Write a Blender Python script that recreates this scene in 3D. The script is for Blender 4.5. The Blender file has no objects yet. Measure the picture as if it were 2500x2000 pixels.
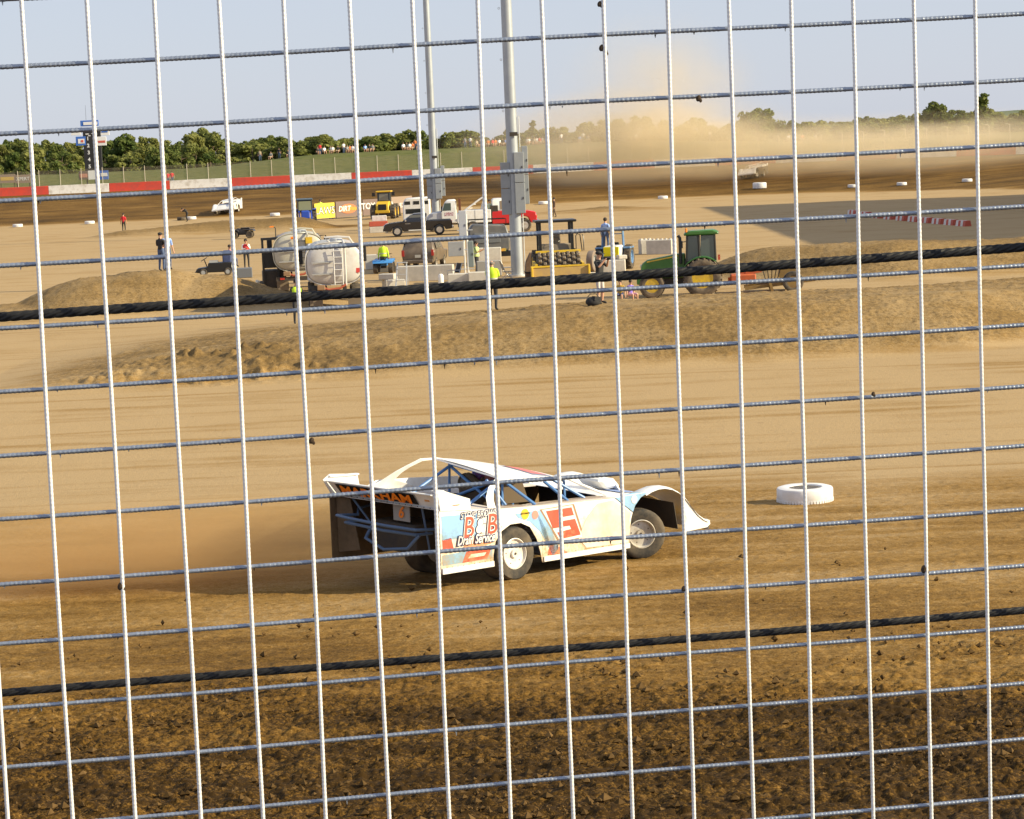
import bpy, bmesh, math, random
import numpy as np
from mathutils import Vector, Matrix, Euler, Quaternion
random.seed(7); rng = np.random.default_rng(7)
R_ = math.radians
sc = bpy.context.scene
COL = sc.collection
# ------------------------------------------------------------------ camera
FPX = 5891.0; CAMZ = 7.0                      # focal length in pixels of the 2500 x 2000 photograph, eye height
ROLL = math.atan(.0435); PITCH = math.atan(658 * math.cos(ROLL) / FPX)
cf = Vector((0, math.cos(PITCH), -math.sin(PITCH))); cr = Vector((1, 0, 0)); cu = cr.cross(cf)
CR = cr * math.cos(ROLL) - cu * math.sin(ROLL); CU = cr * math.sin(ROLL) + cu * math.cos(ROLL); CF = cf
cam = bpy.data.cameras.new('camera'); camo = bpy.data.objects.new('camera', cam); COL.objects.link(camo)
cam.sensor_width = 36; cam.lens = 36 * FPX / 2500; cam.clip_start = .1; cam.clip_end = 12000
camo.matrix_world = Matrix(((CR.x, CU.x, -CF.x, 0), (CR.y, CU.y, -CF.y, 0), (CR.z, CU.z, -CF.z, CAMZ), (0, 0, 0, 1)))
sc.camera = camo
# ------------------------------------------------------------------ sky, sun, exposure
SUN_AZ = R_(13); SUN_EL = R_(25)              # azimuth: degrees behind (+) or ahead (-) of the photographer's right-hand side
sun_dir = Vector((math.cos(SUN_AZ) * math.cos(SUN_EL), -math.sin(SUN_AZ) * math.cos(SUN_EL), math.sin(SUN_EL)))
w = bpy.data.worlds.new('World'); sc.world = w; w.use_nodes = True
nt = w.node_tree; bg = nt.nodes['Background']; sky = nt.nodes.new('ShaderNodeTexSky')
sky.sky_type = 'NISHITA'; sky.sun_disc = False; sky.sun_elevation = SUN_EL
sky.sun_rotation = math.atan2(sun_dir.x, sun_dir.y)
sky.air_density = 1.0; sky.dust_density = .5; sky.ozone_density = 3.0
hz = nt.nodes.new('ShaderNodeMix'); hz.data_type = 'RGBA'; hz.inputs[0].default_value = .80; hz.inputs[7].default_value = (4.2, 4.5, 5.35, 1)   # thin even summer haze over the clear sky
nt.links.new(sky.outputs[0], hz.inputs[6]); nt.links.new(hz.outputs[2], bg.inputs[0]); bg.inputs[1].default_value = .092
sl = bpy.data.lights.new('sun', 'SUN'); so = bpy.data.objects.new('sun', sl); COL.objects.link(so)
sl.energy = 5.0; sl.angle = R_(.55); sl.color = (1.0, .865, .58)
so.rotation_euler = (-sun_dir).to_track_quat('-Z', 'Y').to_euler(); so.location = sun_dir * 60
vs = sc.view_settings; vs.view_transform = 'Standard'; vs.look = 'None'; vs.exposure = .68; vs.gamma = 1
vs.use_curve_mapping = False
sc.cycles.max_bounces = 6; sc.cycles.volume_bounces = 2; sc.cycles.transparent_max_bounces = 12
sc.cycles.volume_step_rate = 1.0; sc.cycles.volume_max_steps = 96
# ------------------------------------------------------------------ helpers
def ray(px, py):
    d = CF * FPX + CR * (px - 1250) - CU * (py - 1000)
    return d
def at_z(px, py, z=0):
    d = ray(px, py); t = (z - CAMZ) / d.z
    return Vector((d.x * t, d.y * t, z))
def at_y(px, py, Y):
    d = ray(px, py); t = Y / d.y
    return Vector((d.x * t, Y, CAMZ + d.z * t))
MATS = {}
def mat(name, c, rough=.6, metal=0, c2=None, scale=6., bump=0., bscale=None, spec=.5, emit=None, lo=.35, hi=.65, coat=0):
    if name in MATS: return MATS[name]
    m = bpy.data.materials.new(name); MATS[name] = m; m.use_nodes = True
    n = m.node_tree.nodes; l = m.node_tree.links; b = n['Principled BSDF']
    b.inputs['Base Color'].default_value = (*c, 1); b.inputs['Roughness'].default_value = rough
    b.inputs['Metallic'].default_value = metal; b.inputs['Specular IOR Level'].default_value = spec
    b.inputs['Coat Weight'].default_value = coat
    tc = n.new('ShaderNodeTexCoord')
    if c2 is not None:
        t = n.new('ShaderNodeTexNoise'); t.inputs['Scale'].default_value = scale; t.inputs['Detail'].default_value = 6
        t.inputs['Roughness'].default_value = .65
        l.new(tc.outputs['Object'], t.inputs['Vector'])
        r = n.new('ShaderNodeValToRGB'); r.color_ramp.elements[0].position = lo; r.color_ramp.elements[1].position = hi
        r.color_ramp.elements[0].color = (*c, 1); r.color_ramp.elements[1].color = (*c2, 1)
        l.new(t.outputs['Fac'], r.inputs['Fac']); l.new(r.outputs['Color'], b.inputs['Base Color'])
    if bump:
        t2 = n.new('ShaderNodeTexNoise'); t2.inputs['Scale'].default_value = bscale or scale * 4; t2.inputs['Detail'].default_value = 4
        l.new(tc.outputs['Object'], t2.inputs['Vector'])
        bp = n.new('ShaderNodeBump'); bp.inputs['Strength'].default_value = bump; bp.inputs['Distance'].default_value = .02
        l.new(t2.outputs['Fac'], bp.inputs['Height']); l.new(bp.outputs['Normal'], b.inputs['Normal'])
    if emit:
        b.inputs['Emission Color'].default_value = (*emit[:3], 1); b.inputs['Emission Strength'].default_value = emit[3]
    return m
def tag(o, label=None, cat=None, group=None, kind=None):
    if label: o['label'] = label
    if cat: o['category'] = cat
    if group: o['group'] = group
    if kind: o['kind'] = kind
    return o
def thing(name, label, cat, loc=(0, 0, 0), rz=0, group=None, basis=None):
    o = bpy.data.objects.new(name, None); COL.objects.link(o); o.empty_display_size = .2
    o.location = loc; o.rotation_euler = (0, 0, rz)
    if basis is not None: o.matrix_world = basis
    return tag(o, label, cat, group)
def mkobj(name, me, parent=None):
    o = bpy.data.objects.new(name, me); COL.objects.link(o)
    if parent is not None: o.parent = parent
    return o
def copy_tree(o, parent=None):
    c = o.copy(); COL.objects.link(c); c.parent = parent
    for ch in list(o.children): copy_tree(ch, c)
    return c
class MB:
    def __init__(s): s.v = []; s.f = []; s.m = []
    def add(s, vs, fs, mi=0):
        k = len(s.v); s.v += [tuple(v) for v in vs]; s.f += [tuple(i + k for i in f) for f in fs]; s.m += [mi] * len(fs); return s
    def box(s, c, d, rot=None, mi=0):
        x, y, z = d[0] / 2, d[1] / 2, d[2] / 2
        p = [Vector(q) for q in ((-x, -y, -z), (x, -y, -z), (x, y, -z), (-x, y, -z), (-x, -y, z), (x, -y, z), (x, y, z), (-x, y, z))]
        if rot is not None:
            q = rot if isinstance(rot, Matrix) else Euler(rot).to_matrix()
            p = [q @ a for a in p]
        c = Vector(c)
        return s.add([a + c for a in p], [(0, 3, 2, 1), (4, 5, 6, 7), (0, 1, 5, 4), (1, 2, 6, 5), (2, 3, 7, 6), (3, 0, 4, 7)], mi)
    def bar(s, a, b, wd, ht, mi=0, up=(0, 0, 1)):
        a = Vector(a); b = Vector(b); d = (b - a); L = d.length; d.normalize()
        u = Vector(up); sd = d.cross(u)
        if sd.length < 1e-4: sd = d.cross(Vector((0, 1, 0)))
        sd.normalize(); u = sd.cross(d)
        m = Matrix((d, sd, u)).transposed()
        return s.box((a + b) / 2, (L, wd, ht), m, mi)
    def ring(s, c, ax, r, n, ph=0):
        ax = Vector(ax).normalized(); t = Vector((0, 0, 1)) if abs(ax.z) < .9 else Vector((1, 0, 0))
        u = ax.cross(t).normalized(); w_ = ax.cross(u); c = Vector(c)
        return [c + (u * math.cos(ph + 2 * math.pi * i / n) + w_ * math.sin(ph + 2 * math.pi * i / n)) * r for i in range(n)]
    def loft(s, rings, caps=True, mi=0, closed=False):
        n = len(rings[0]); vs = [v for r in rings for v in r]; fs = []
        K = len(rings)
        for i in range(K if closed else K - 1):
            for j in range(n):
                a = i * n + j; b = i * n + (j + 1) % n; e = (i + 1) % K
                fs.append((a, b, e * n + (j + 1) % n, e * n + j))
        if caps and not closed: fs += [tuple(range(n - 1, -1, -1)), tuple((K - 1) * n + j for j in range(n))]
        return s.add(vs, fs, mi)
    def cyl(s, a, b, r0, r1=None, n=12, mi=0, caps=True):
        a = Vector(a); b = Vector(b); r1 = r0 if r1 is None else r1
        return s.loft([s.ring(a, b - a, r0, n), s.ring(b, b - a, r1, n)], caps, mi)
    def tube(s, pts, r, n=8, mi=0, closed=False):
        P = [Vector(p) for p in pts]; rings = []; u = None; K = len(P)
        for i in range(K):
            d = (P[(i + 1) % K] - P[i - 1]) if closed else (P[min(i + 1, K - 1)] - P[max(i - 1, 0)])
            d.normalize()
            if u is None:
                t = Vector((0, 0, 1)) if abs(d.z) < .9 else Vector((1, 0, 0)); u = d.cross(t).normalized()
            u = (u - d * u.dot(d)).normalized(); w_ = d.cross(u); rr = r[i] if hasattr(r, '__len__') else r
            rings.append([P[i] + (u * math.cos(2 * math.pi * j / n) + w_ * math.sin(2 * math.pi * j / n)) * rr for j in range(n)])
        return s.loft(rings, not closed, mi, closed)
    def prism(s, poly, a, b, axis='y', mi=0):
        def P(u, v, t): return {'y': (u, t, v), 'x': (t, u, v), 'z': (u, v, t)}[axis]
        n = len(poly); vs = [P(u, v, a) for u, v in poly] + [P(u, v, b) for u, v in poly]
        ar = sum(poly[i][0] * poly[(i + 1) % n][1] - poly[(i + 1) % n][0] * poly[i][1] for i in range(n))
        fs = [tuple(range(n)), tuple(range(2 * n - 1, n - 1, -1))] + [(i, i + n, (i + 1) % n + n, (i + 1) % n) for i in range(n)]
        flip = (ar > 0) ^ (axis == 'y') ^ (b < a)
        if flip: fs = [tuple(reversed(f)) for f in fs]
        return s.add(vs, fs, mi)
    def lathe(s, prof, c=(0, 0, 0), ax=(0, 1, 0), n=24, mi=0, closed=False):
        ax = Vector(ax).normalized(); c = Vector(c)
        return s.loft([s.ring(c + ax * h, ax, max(r, 1e-4), n) for r, h in prof], True, mi, closed)
    def ell(s, c, r, rot=None, n=12, m_=8, mi=0):
        c = Vector(c); q = Euler(rot).to_matrix() if rot is not None else Matrix.Identity(3)
        rs = []
        for i in range(m_ + 1):
            a = -math.pi / 2 + math.pi * i / m_; a = max(min(a, 1.5), -1.5)
            rs.append([c + q @ Vector((r[0] * math.cos(a) * math.cos(2 * math.pi * j / n), r[1] * math.cos(a) * math.sin(2 * math.pi * j / n), r[2] * math.sin(a))) for j in range(n)])
        return s.loft(rs, True, mi)
    def quad(s, a, b, c, d, mi=0): return s.add([a, b, c, d], [(0, 1, 2, 3)], mi)
    def sheet(s, pts, t=.006, mi=0):
        """thin plate from a planar polygon of 3-D points"""
        P = [Vector(p) for p in pts]; nrm = (P[1] - P[0]).cross(P[2] - P[0])
        if len(P) > 3:
            nrm = Vector((0, 0, 0))
            for i in range(len(P)): nrm += P[i].cross(P[(i + 1) % len(P)])
        nrm.normalize(); n = len(P)
        vs = P + [p - nrm * t for p in P]
        return s.add(vs, [tuple(range(n)), tuple(range(2 * n - 1, n - 1, -1))] + [(i, i + n, (i + 1) % n + n, (i + 1) % n) for i in range(n)], mi)
    def grid(s, fn, nu, nv, mi=0):
        vs = [fn(i / nu, j / nv) for j in range(nv + 1) for i in range(nu + 1)]
        fs = [(j * (nu + 1) + i, j * (nu + 1) + i + 1, (j + 1) * (nu + 1) + i + 1, (j + 1) * (nu + 1) + i) for j in range(nv) for i in range(nu)]
        return s.add(vs, fs, mi)
    def mesh(s, name, mats, bevel=0, smooth=35, fn=None, jitter=0):
        me = bpy.data.meshes.new(name)
        vs = s.v if fn is None else [fn(*v) for v in s.v]
        me.from_pydata([tuple(v) for v in vs], [], s.f)
        for m in (mats if isinstance(mats, (list, tuple)) else [mats]): me.materials.append(m)
        me.polygons.foreach_set('material_index', s.m)
        if bevel:
            bm = bmesh.new(); bm.from_mesh(me)
            bmesh.ops.remove_doubles(bm, verts=bm.verts, dist=1e-5)
            ed = [e for e in bm.edges if len(e.link_faces) == 2 and e.calc_face_angle(0) > R_(32)]
            bmesh.ops.bevel(bm, geom=ed, offset=bevel, segments=1, affect='EDGES', clamp_overlap=True)
            bm.to_mesh(me); bm.free()
        me.polygons.foreach_set('use_smooth', [True] * len(me.polygons))
        me.set_sharp_from_angle(angle=R_(smooth))
        me.update(); return me
    def build(s, name, mats, parent=None, label=None, cat=None, group=None, kind=None, **k):
        return tag(mkobj(name, s.mesh(name, mats, **k), parent), label, cat, group, kind)
def text(name, body, size, mtx, m, parent=None, ext=.002, bold=0., shear=0., align='CENTER', space=1.0, xs=1.0):
    cu_ = bpy.data.curves.new(name, 'FONT'); cu_.body = body; cu_.size = size; cu_.extrude = ext; cu_.offset = bold
    cu_.shear = shear; cu_.align_x = align; cu_.align_y = 'CENTER'; cu_.space_character = space; cu_.resolution_u = 3
    t = bpy.data.objects.new(name, cu_); COL.objects.link(t)
    bpy.context.view_layer.update()
    me = bpy.data.meshes.new_from_object(t); me.name = name
    bpy.data.objects.remove(t); bpy.data.curves.remove(cu_)
    M = mtx @ Matrix.Diagonal((xs, 1, 1, 1)); me.transform(M)
    me.materials.clear(); me.materials.append(m)
    return mkobj(name, me, parent)
def frame(o, xa, za):
    """matrix with local x along xa, local y along za (text reading frame)"""
    x = Vector(xa).normalized(); y = Vector(za); y = (y - x * y.dot(x)).normalized(); z = x.cross(y)
    return Matrix(((x.x, y.x, z.x, o[0]), (x.y, y.y, z.y, o[1]), (x.z, y.z, z.z, o[2]), (0, 0, 0, 1)))
# ------------------------------------------------------------------ shared noise
_perm = rng.random((256, 256)).astype(np.float32)
def vnoise(x, y):
    xi = np.floor(x).astype(np.int64); yi = np.floor(y).astype(np.int64); fx = x - xi; fy = y - yi
    fx = fx * fx * (3 - 2 * fx); fy = fy * fy * (3 - 2 * fy)
    g = lambda a, b: _perm[a & 255, b & 255]
    return (g(xi, yi) * (1 - fx) + g(xi + 1, yi) * fx) * (1 - fy) + (g(xi, yi + 1) * (1 - fx) + g(xi + 1, yi + 1) * fx) * fy
def fbm(x, y, o=4):
    r = 0; a = .5; t = 0
    for i in range(o):
        r = r + a * vnoise(x + 17.3 * i, y + 9.1 * i); t += a; x = x * 2.03; y = y * 2.03; a *= .5
    return r / t
def sstep(a, b, x):
    t = np.clip((x - a) / (b - a), 0, 1); return t * t * (3 - 2 * t)
# ------------------------------------------------------------------ terrain
def track_d(x, y):
    """distance outwards from the inner edge of the oval (negative: infield)"""
    cx = np.minimum(x, 10.0); qx = np.maximum(x - 10.0, 0)
    qy = np.maximum(np.maximum(97 - y, y - 213), 0)
    return np.where((qx > 0) | (qy > 0), np.hypot(qx, qy), -np.minimum(np.minimum(y - 97, 213 - y), 60)) - 45.0
def ridge(x, y, pts, wd, h):
    """mound along a polyline of (x, y, width factor, height factor)"""
    best = np.zeros_like(x)
    for (x0, y0, h0), (x1, y1, h1) in zip(pts[:-1], pts[1:]):
        dx, dy = x1 - x0, y1 - y0; t = np.clip(((x - x0) * dx + (y - y0) * dy) / (dx * dx + dy * dy), 0, 1)
        d = np.hypot(x - x0 - t * dx, y - y0 - t * dy)
        hh = (h0 + (h1 - h0) * t) * h
        best = np.maximum(best, hh * (1 - sstep(.12 * wd, wd, d)))
    return best
def mounds(x, y):
    xk = [-17, -13.5, -9, -4, 2, 8, 14, 24, 40, 60]                  # the long front berm: steep towards the track, gentle behind
    dy = y - np.interp(x, xk, [75, 76.5, 77.5, 77.5, 77.5, 77.5, 78.5, 84, 95, 106]); hh = np.interp(x, xk, [0, .30, .75, 1.12, 1.46, 1.52, 1.48, 1.3, 1.0, 0])
    m = hh * np.where(dy < 0, 1 - sstep(.3, 5.6, -dy), 1 - sstep(.8, 25, dy))
    m = np.maximum(m, ridge(x, y, [(-21, 109, .35), (-18.3, 110, .9), (-16.2, 110.5, 1.), (-14.2, 110.6, .8), (-12.3, 109.5, .40)], 6.2, 1.75))
    m = np.maximum(m, ridge(x, y, [(10, 117, .2), (14, 116, .9), (18, 114, 1.), (24, 115, .85), (30, 118, 1.), (36, 122, .9)], 7.0, 1.5))
    m = np.maximum(m, ridge(x, y, [(-33, 214, .5), (-26, 216, .9), (-19, 215, 1.)], 5.0, 1.0))
    m = np.maximum(m, ridge(x, y, [(5, 226, .4), (10, 228, 1.), (13, 226, .4)], 6.0, .35))
    return m
def height(x, y):
    x = np.asarray(x, float); y = np.asarray(y, float)
    d = track_d(x, y); far = sstep(100, 220, y)
    z = (.05 + .036 * far) * 2 * np.logaddexp(0, np.minimum(d, 36) / 2.)
    top = 5.0 + 1.2 * sstep(-45, -22, x) - 1.2 * sstep(15, 45, x)
    bank = sstep(37, 70, d) * (top - 3.1) * far
    return z + bank + mounds(x, y)
def gz(x, y): return float(height(x, y))
def on(px, py, Y):
    p = at_y(px, py, Y); return Vector((p.x, Y, gz(p.x, Y)))
def make_ground():
    rows = []; y = -12.0
    while y < 17: rows.append(y); y += 1.2
    while y < 3800:
        rows.append(y)
        y += min(max(.026, y * y / (7 * 2412) * (.8 if y < 34 else .95)), (.11 if 68 < y < 91 else .22 if 103 < y < 120 else 1.1) if y < 330 else (6 if y < 600 else 120))
    rows = np.array(rows)
    s = np.concatenate([-np.geomspace(3, .3, 14), np.linspace(-.285, .285, 640), np.geomspace(.3, 3, 14)])
    Y, S = np.meshgrid(rows, s, indexing='ij')
    X = S * (np.maximum(Y, 5) + 3.0)
    Z = height(X, Y); d = track_d(X, Y)
    near = 1 - sstep(60, 90, Y)
    wet = (1 - sstep(22.2, 27.6, Y + 3.0 * (fbm(X * .35, Y * .9) - .5) * 2)) * near
    mid = (1 - sstep(43, 47.5, Y + 2.0 * (fbm(X * .3 + 9, Y * .7) - .5) * 2)) * near
    md = mounds(X, Y)
    far_t = sstep(-1, 3, d + 3 * (fbm(X * .12, Y * .5) - .5)) * (1 - sstep(34, 37, d)) * sstep(120, 160, Y)
    # relief
    nn = near > 0
    clod = np.zeros_like(Z); 
    a = fbm(X * 9, Y * 9, 4); b = fbm(X * 26 + 5, Y * 26, 3); c = fbm(X * 3.1, Y * 3.1, 3)
    clod += (wet * (.062 * np.abs(a - .5) * 2 + .045 * np.clip(b - .5, 0, 1) + .05 * (c - .5)) + mid * (.020 * np.clip(a - .48, 0, 1) * 2 + .012 * (b - .5) + .03 * (c - .5))) * near
    rut = fbm(X * .5 + .25 * Y, Y * 6.0, 3)
    clod += mid * (1 - wet) * .02 * np.clip(rut - .55, 0, 1) * 2
    clod += (.012 * (fbm(X * 2, Y * 2, 3) - .5)) * (1 - mid) * near
    mr = sstep(.04, .4, md) * np.where((Y > 66) & (Y < 103), 1 - .85 * sstep(86, 97, Y), 1.0); patch = sstep(.46, .64, fbm(X * .22 + 40, Y * 1.1 + .15 * X, 3)); wet = wet * (1 - .22 * patch * sstep(20, 23, Y))
    clod += mr * (.10 * (fbm(X * .6, Y * .6, 4) - .5) + .08 * np.clip(fbm(X * 3.3, Y * 3.3, 3) - .52, 0, 1) * 2 + .05 * (fbm(X * 7, Y * 7, 2) - .5))
    # the dug-up clods on the left toe of the front mound
    for (cx, cy, rx, ry) in ((-9.3, 76.2, 2.6, 1.0), (-6.7, 74.4, 1.4, .8), (-12.2, 74.2, 1.2, .7), (-8.5, 73.2, 2.4, .5)):
        q = np.exp(-(((X - cx) / rx) ** 2 + ((Y - cy) / ry) ** 2)); clod += q * (.55 * np.clip(fbm(X * 2.4, Y * 2.4, 4) - .42, 0, 1) * 1.6)
    clod += .12 * (fbm(X * .12, Y * .12, 3) - .5) * (1 - near) * (1 - far_t)
    Z = Z + clod
    arcs = np.zeros_like(Z)
    for k in range(26):
        y0 = 47 + 1.05 * k + 1.5 * math.sin(k * 2.3); a_ = .06 * math.sin(k * 1.7); b_ = .006 * math.sin(k * 3.1); w_ = .10 + .12 * (k % 3)
        arcs += np.exp(-((Y - y0 - a_ * X - b_ * X * X) / w_) ** 2) * sstep(.42, .58, fbm(X * .12 + 7 * k, Y * .1 + k, 2)) * (.5 + .5 * math.cos(k * 5.1))
    moist = np.maximum(np.maximum(mid * (.34 + .45 * (fbm(X * .35, Y * 1.1, 4) - .5) + .12 * (1 - sstep(27, 34, Y))), wet * .97), far_t * (.66 + .5 * (fbm(X * .06, Y * .7 + 3, 4) - .5)))
    moist = np.maximum(moist, mr * (.20 + .7 * (fbm(X * .5, Y * .5, 5) - .46)) )
    moist = moist + .20 * np.clip(arcs, -1, 1.2) * (Y < 76)
    for (cx, cy, rx, ry, k) in ((-9.3, 76.2, 3.6, 1.5, .62), (-6.7, 74.6, 2.2, 1.2, .6), (-9.5, 73.6, 4.4, 1.0, .4), (21, 114, 9, 4, .42), (-26, 215, 9, 2.5, .6), (-18, 215.5, 7, 3, .95), (9, 227, 7, 4, .35)):
        moist = np.maximum(moist, k * np.exp(-(((X - cx) / rx) ** 2 + ((Y - cy) / ry) ** 2)) * (.6 + .8 * fbm(X * .8, Y * .8)))
    grass = sstep(36.5, 39.5, d) * sstep(150, 200, Y)
    ny, nx = X.shape
    idx = np.arange(ny * nx).reshape(ny, nx)
    q = np.stack([idx[:-1, :-1], idx[:-1, 1:], idx[1:, 1:], idx[1:, :-1]], -1).reshape(-1, 4)
    me = bpy.data.meshes.new('ground')
    me.vertices.add(ny * nx); me.vertices.foreach_set('co', np.stack([X, Y, Z], -1).astype(np.float32).ravel())
    me.loops.add(q.size); me.loops.foreach_set('vertex_index', q.astype(np.int32).ravel())
    me.polygons.add(len(q)); me.polygons.foreach_set('loop_start', np.arange(0, q.size, 4, dtype=np.int32))
    me.polygons.foreach_set('use_smooth', np.ones(len(q), bool))
    me.update(calc_edges=True)
    at_ = me.color_attributes.new('zone', 'FLOAT_COLOR', 'POINT')
    colr = np.ones((ny * nx, 4), np.float32); colr[:, 0] = np.clip(moist, 0, 1).ravel(); colr[:, 1] = grass.ravel(); colr[:, 2] = mr.ravel()
    at_.data.foreach_set('color', colr.ravel())
    m = bpy.data.materials.new('track_dirt'); m.use_nodes = True; n = m.node_tree.nodes; l = m.node_tree.links
    b = n['Principled BSDF']; b.inputs['Roughness'].default_value = .93; b.inputs['Specular IOR Level'].default_value = .15
    at = n.new('ShaderNodeAttribute'); at.attribute_name = 'zone'; sep = n.new('ShaderNodeSeparateColor'); l.new(at.outputs['Color'], sep.inputs[0])
    tc = n.new('ShaderNodeTexCoord')
    def noise(scale, detail=5, mp=(1, 1, 1), rough=.6):
        mpn = n.new('ShaderNodeMapping'); mpn.inputs['Scale'].default_value = mp; l.new(tc.outputs['Object'], mpn.inputs[0])
        t = n.new('ShaderNodeTexNoise'); t.inputs['Scale'].default_value = scale; t.inputs['Detail'].default_value = detail; t.inputs['Roughness'].default_value = rough
        l.new(mpn.outputs[0], t.inputs['Vector']); return t.outputs['Fac']
    def math_(op, a, b_):
        k = n.new('ShaderNodeMath'); k.operation = op
        for i, v in enumerate((a, b_)):
            if isinstance(v, (int, float)): k.inputs[i].default_value = v
            else: l.new(v, k.inputs[i])
        return k.outputs[0]
    def ramp(f, stops):
        r = n.new('ShaderNodeValToRGB'); e = r.color_ramp.elements
        while len(e) < len(stops): e.new(.5)
        for q_, (p, c_) in zip(e, stops): q_.position = p; q_.color = (*c_, 1)
        l.new(f, r.inputs['Fac']); return r.outputs['Color']
    streak = math_('ADD', math_('MULTIPLY', noise(1.0, 6, (.06, 1.3, 1)), .6), math_('MULTIPLY', noise(1.0, 5, (.16, .55, 1), .7), .4)); fine = noise(9, 6); speck = noise(38, 4); broad = noise(.25, 4)
    f = math_('ADD', sep.outputs[0], math_('MULTIPLY', math_('SUBTRACT', streak, .5), 1.1))
    mz = math_('ADD', sep.outputs[0], math_('MULTIPLY', sep.outputs[2], .5))
    f = math_('ADD', f, math_('MULTIPLY', math_('SUBTRACT', fine, .5), math_('ADD', math_('MULTIPLY', mz, 1.1), .20)))
    f = math_('ADD', f, math_('MULTIPLY', math_('SUBTRACT', speck, .5), math_('ADD', math_('MULTIPLY', mz, 1.9), .10)))
    f = math_('ADD', f, math_('MULTIPLY', math_('SUBTRACT', broad, .5), .50))
    dirt = ramp(f, [(0, (.40, .280, .142)), (.14, (.335, .220, .096)), (.34, (.255, .147, .039)), (.58, (.150, .078, .014)), (1, (.034, .0172, .0026))])
    # dark crumbs lying on the dry surface
    cr_ = n.new('ShaderNodeTexVoronoi'); cr_.inputs['Scale'].default_value = 2.3; mp_ = n.new('ShaderNodeMapping'); mp_.inputs['Scale'].default_value = (.6, 2.2, 1)
    l.new(tc.outputs['Object'], mp_.inputs[0]); l.new(mp_.outputs[0], cr_.inputs['Vector'])
    spot = ramp(cr_.outputs['Distance'], [(.05, (1, 1, 1)), (.11, (0, 0, 0))])
    msk = math_('MULTIPLY', spot, ramp(math_('ADD', noise(1.6, 2), math_('MULTIPLY', math_('ADD', sep.outputs[0], sep.outputs[2]), .30)), [(.50, (0, 0, 0)), (.60, (1, 1, 1))]))
    mx = n.new('ShaderNodeMix'); mx.data_type = 'RGBA'; l.new(msk, mx.inputs[0]); l.new(dirt, mx.inputs[6]); mx.inputs[7].default_value = (.11, .065, .025, 1)
    mg = n.new('ShaderNodeMix'); mg.data_type = 'RGBA'; l.new(math_('MULTIPLY', sep.outputs[2], math_('MULTIPLY', speck, 1.0)), mg.inputs[0]); l.new(mx.outputs[2], mg.inputs[6]); mg.inputs[7].default_value = (.225, .155, .070, 1)
    cb = n.new('ShaderNodeMix'); cb.data_type = 'RGBA'; l.new(math_('MULTIPLY', math_('MULTIPLY', sep.outputs[2], .75), ramp(math_('ADD', math_('MULTIPLY', noise(6.5, 5, (1, 1, 1), .75), .75), math_('MULTIPLY', broad, .25)), [(.50, (0, 0, 0)), (.60, (1, 1, 1))])), cb.inputs[0]); l.new(mg.outputs[2], cb.inputs[6]); cb.inputs[7].default_value = (.105, .068, .030, 1)
    gr = ramp(noise(.9, 6), [(.3, (.070, .088, .018)), (.7, (.15, .15, .045))])
    mx2 = n.new('ShaderNodeMix'); mx2.data_type = 'RGBA'; l.new(sep.outputs[1], mx2.inputs[0]); l.new(cb.outputs[2], mx2.inputs[6]); l.new(gr, mx2.inputs[7])
    l.new(mx2.outputs[2], b.inputs['Base Color'])
    bp = n.new('ShaderNodeBump'); bp.inputs['Strength'].default_value = .55; bp.inputs['Distance'].default_value = .05
    h = math_('ADD', math_('MULTIPLY', fine, .6), math_('MULTIPLY', speck, .35)); h = math_('ADD', h, math_('MULTIPLY', streak, .5))
    l.new(h, bp.inputs['Height']); l.new(bp.outputs['Normal'], b.inputs['Normal'])
    me.materials.append(m)
    o = mkobj('ground', me); o['kind'] = 'structure'
    return o
GROUND = make_ground()
# loose clods thrown up on the wet part of the track: one mass of small lumps
def make_clods():
    n = 12000; y = 18.5 + rng.random(n) ** 1.25 * 16; x = (rng.random(n) * 2 - 1) * (y * .24 + 1)
    keep = rng.random(n) < np.clip(1.2 - (y - 19) / 10, .03, 1) * np.clip(3.2 * (fbm(x * .9, y * .9) - .38), .03, 1); x = x[keep]; y = y[keep]
    z = height(x, y); n = len(x)
    base = np.array([(1, 0, 0), (-.9, .1, 0), (0, 1, .1), (.1, -1, 0), (0, .1, .8), (.1, 0, -.7)], float)
    tri = np.array([(0, 2, 4), (2, 1, 4), (1, 3, 4), (3, 0, 4), (2, 0, 5), (1, 2, 5), (3, 1, 5), (0, 3, 5)])
    s = .007 + .050 * rng.random(n) ** 5
    V = base[None] * s[:, None, None] * (.6 + .8 * rng.random((n, 6, 1)))
    a = rng.random(n) * 6.28; c, s_ = np.cos(a), np.sin(a)
    V = np.stack([V[..., 0] * c[:, None] - V[..., 1] * s_[:, None], V[..., 0] * s_[:, None] + V[..., 1] * c[:, None], V[..., 2]], -1)
    V += np.stack([x, y, z + .035], -1)[:, None]
    F = (tri[None] + (np.arange(n) * 6)[:, None, None]).reshape(-1, 3)
    me = bpy.data.meshes.new('dirt_clods'); me.from_pydata(V.reshape(-1, 3).tolist(), [], F.tolist())
    me.materials.append(mat('clod_soil', (.055, .032, .011), .95, c2=(.15, .09, .035), scale=3, spec=.1))
    o = mkobj('dirt_clods', me); tag(o, 'loose dark soil clods scattered over the damp near side of the track', 'soil', kind='stuff')
make_clods()
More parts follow.
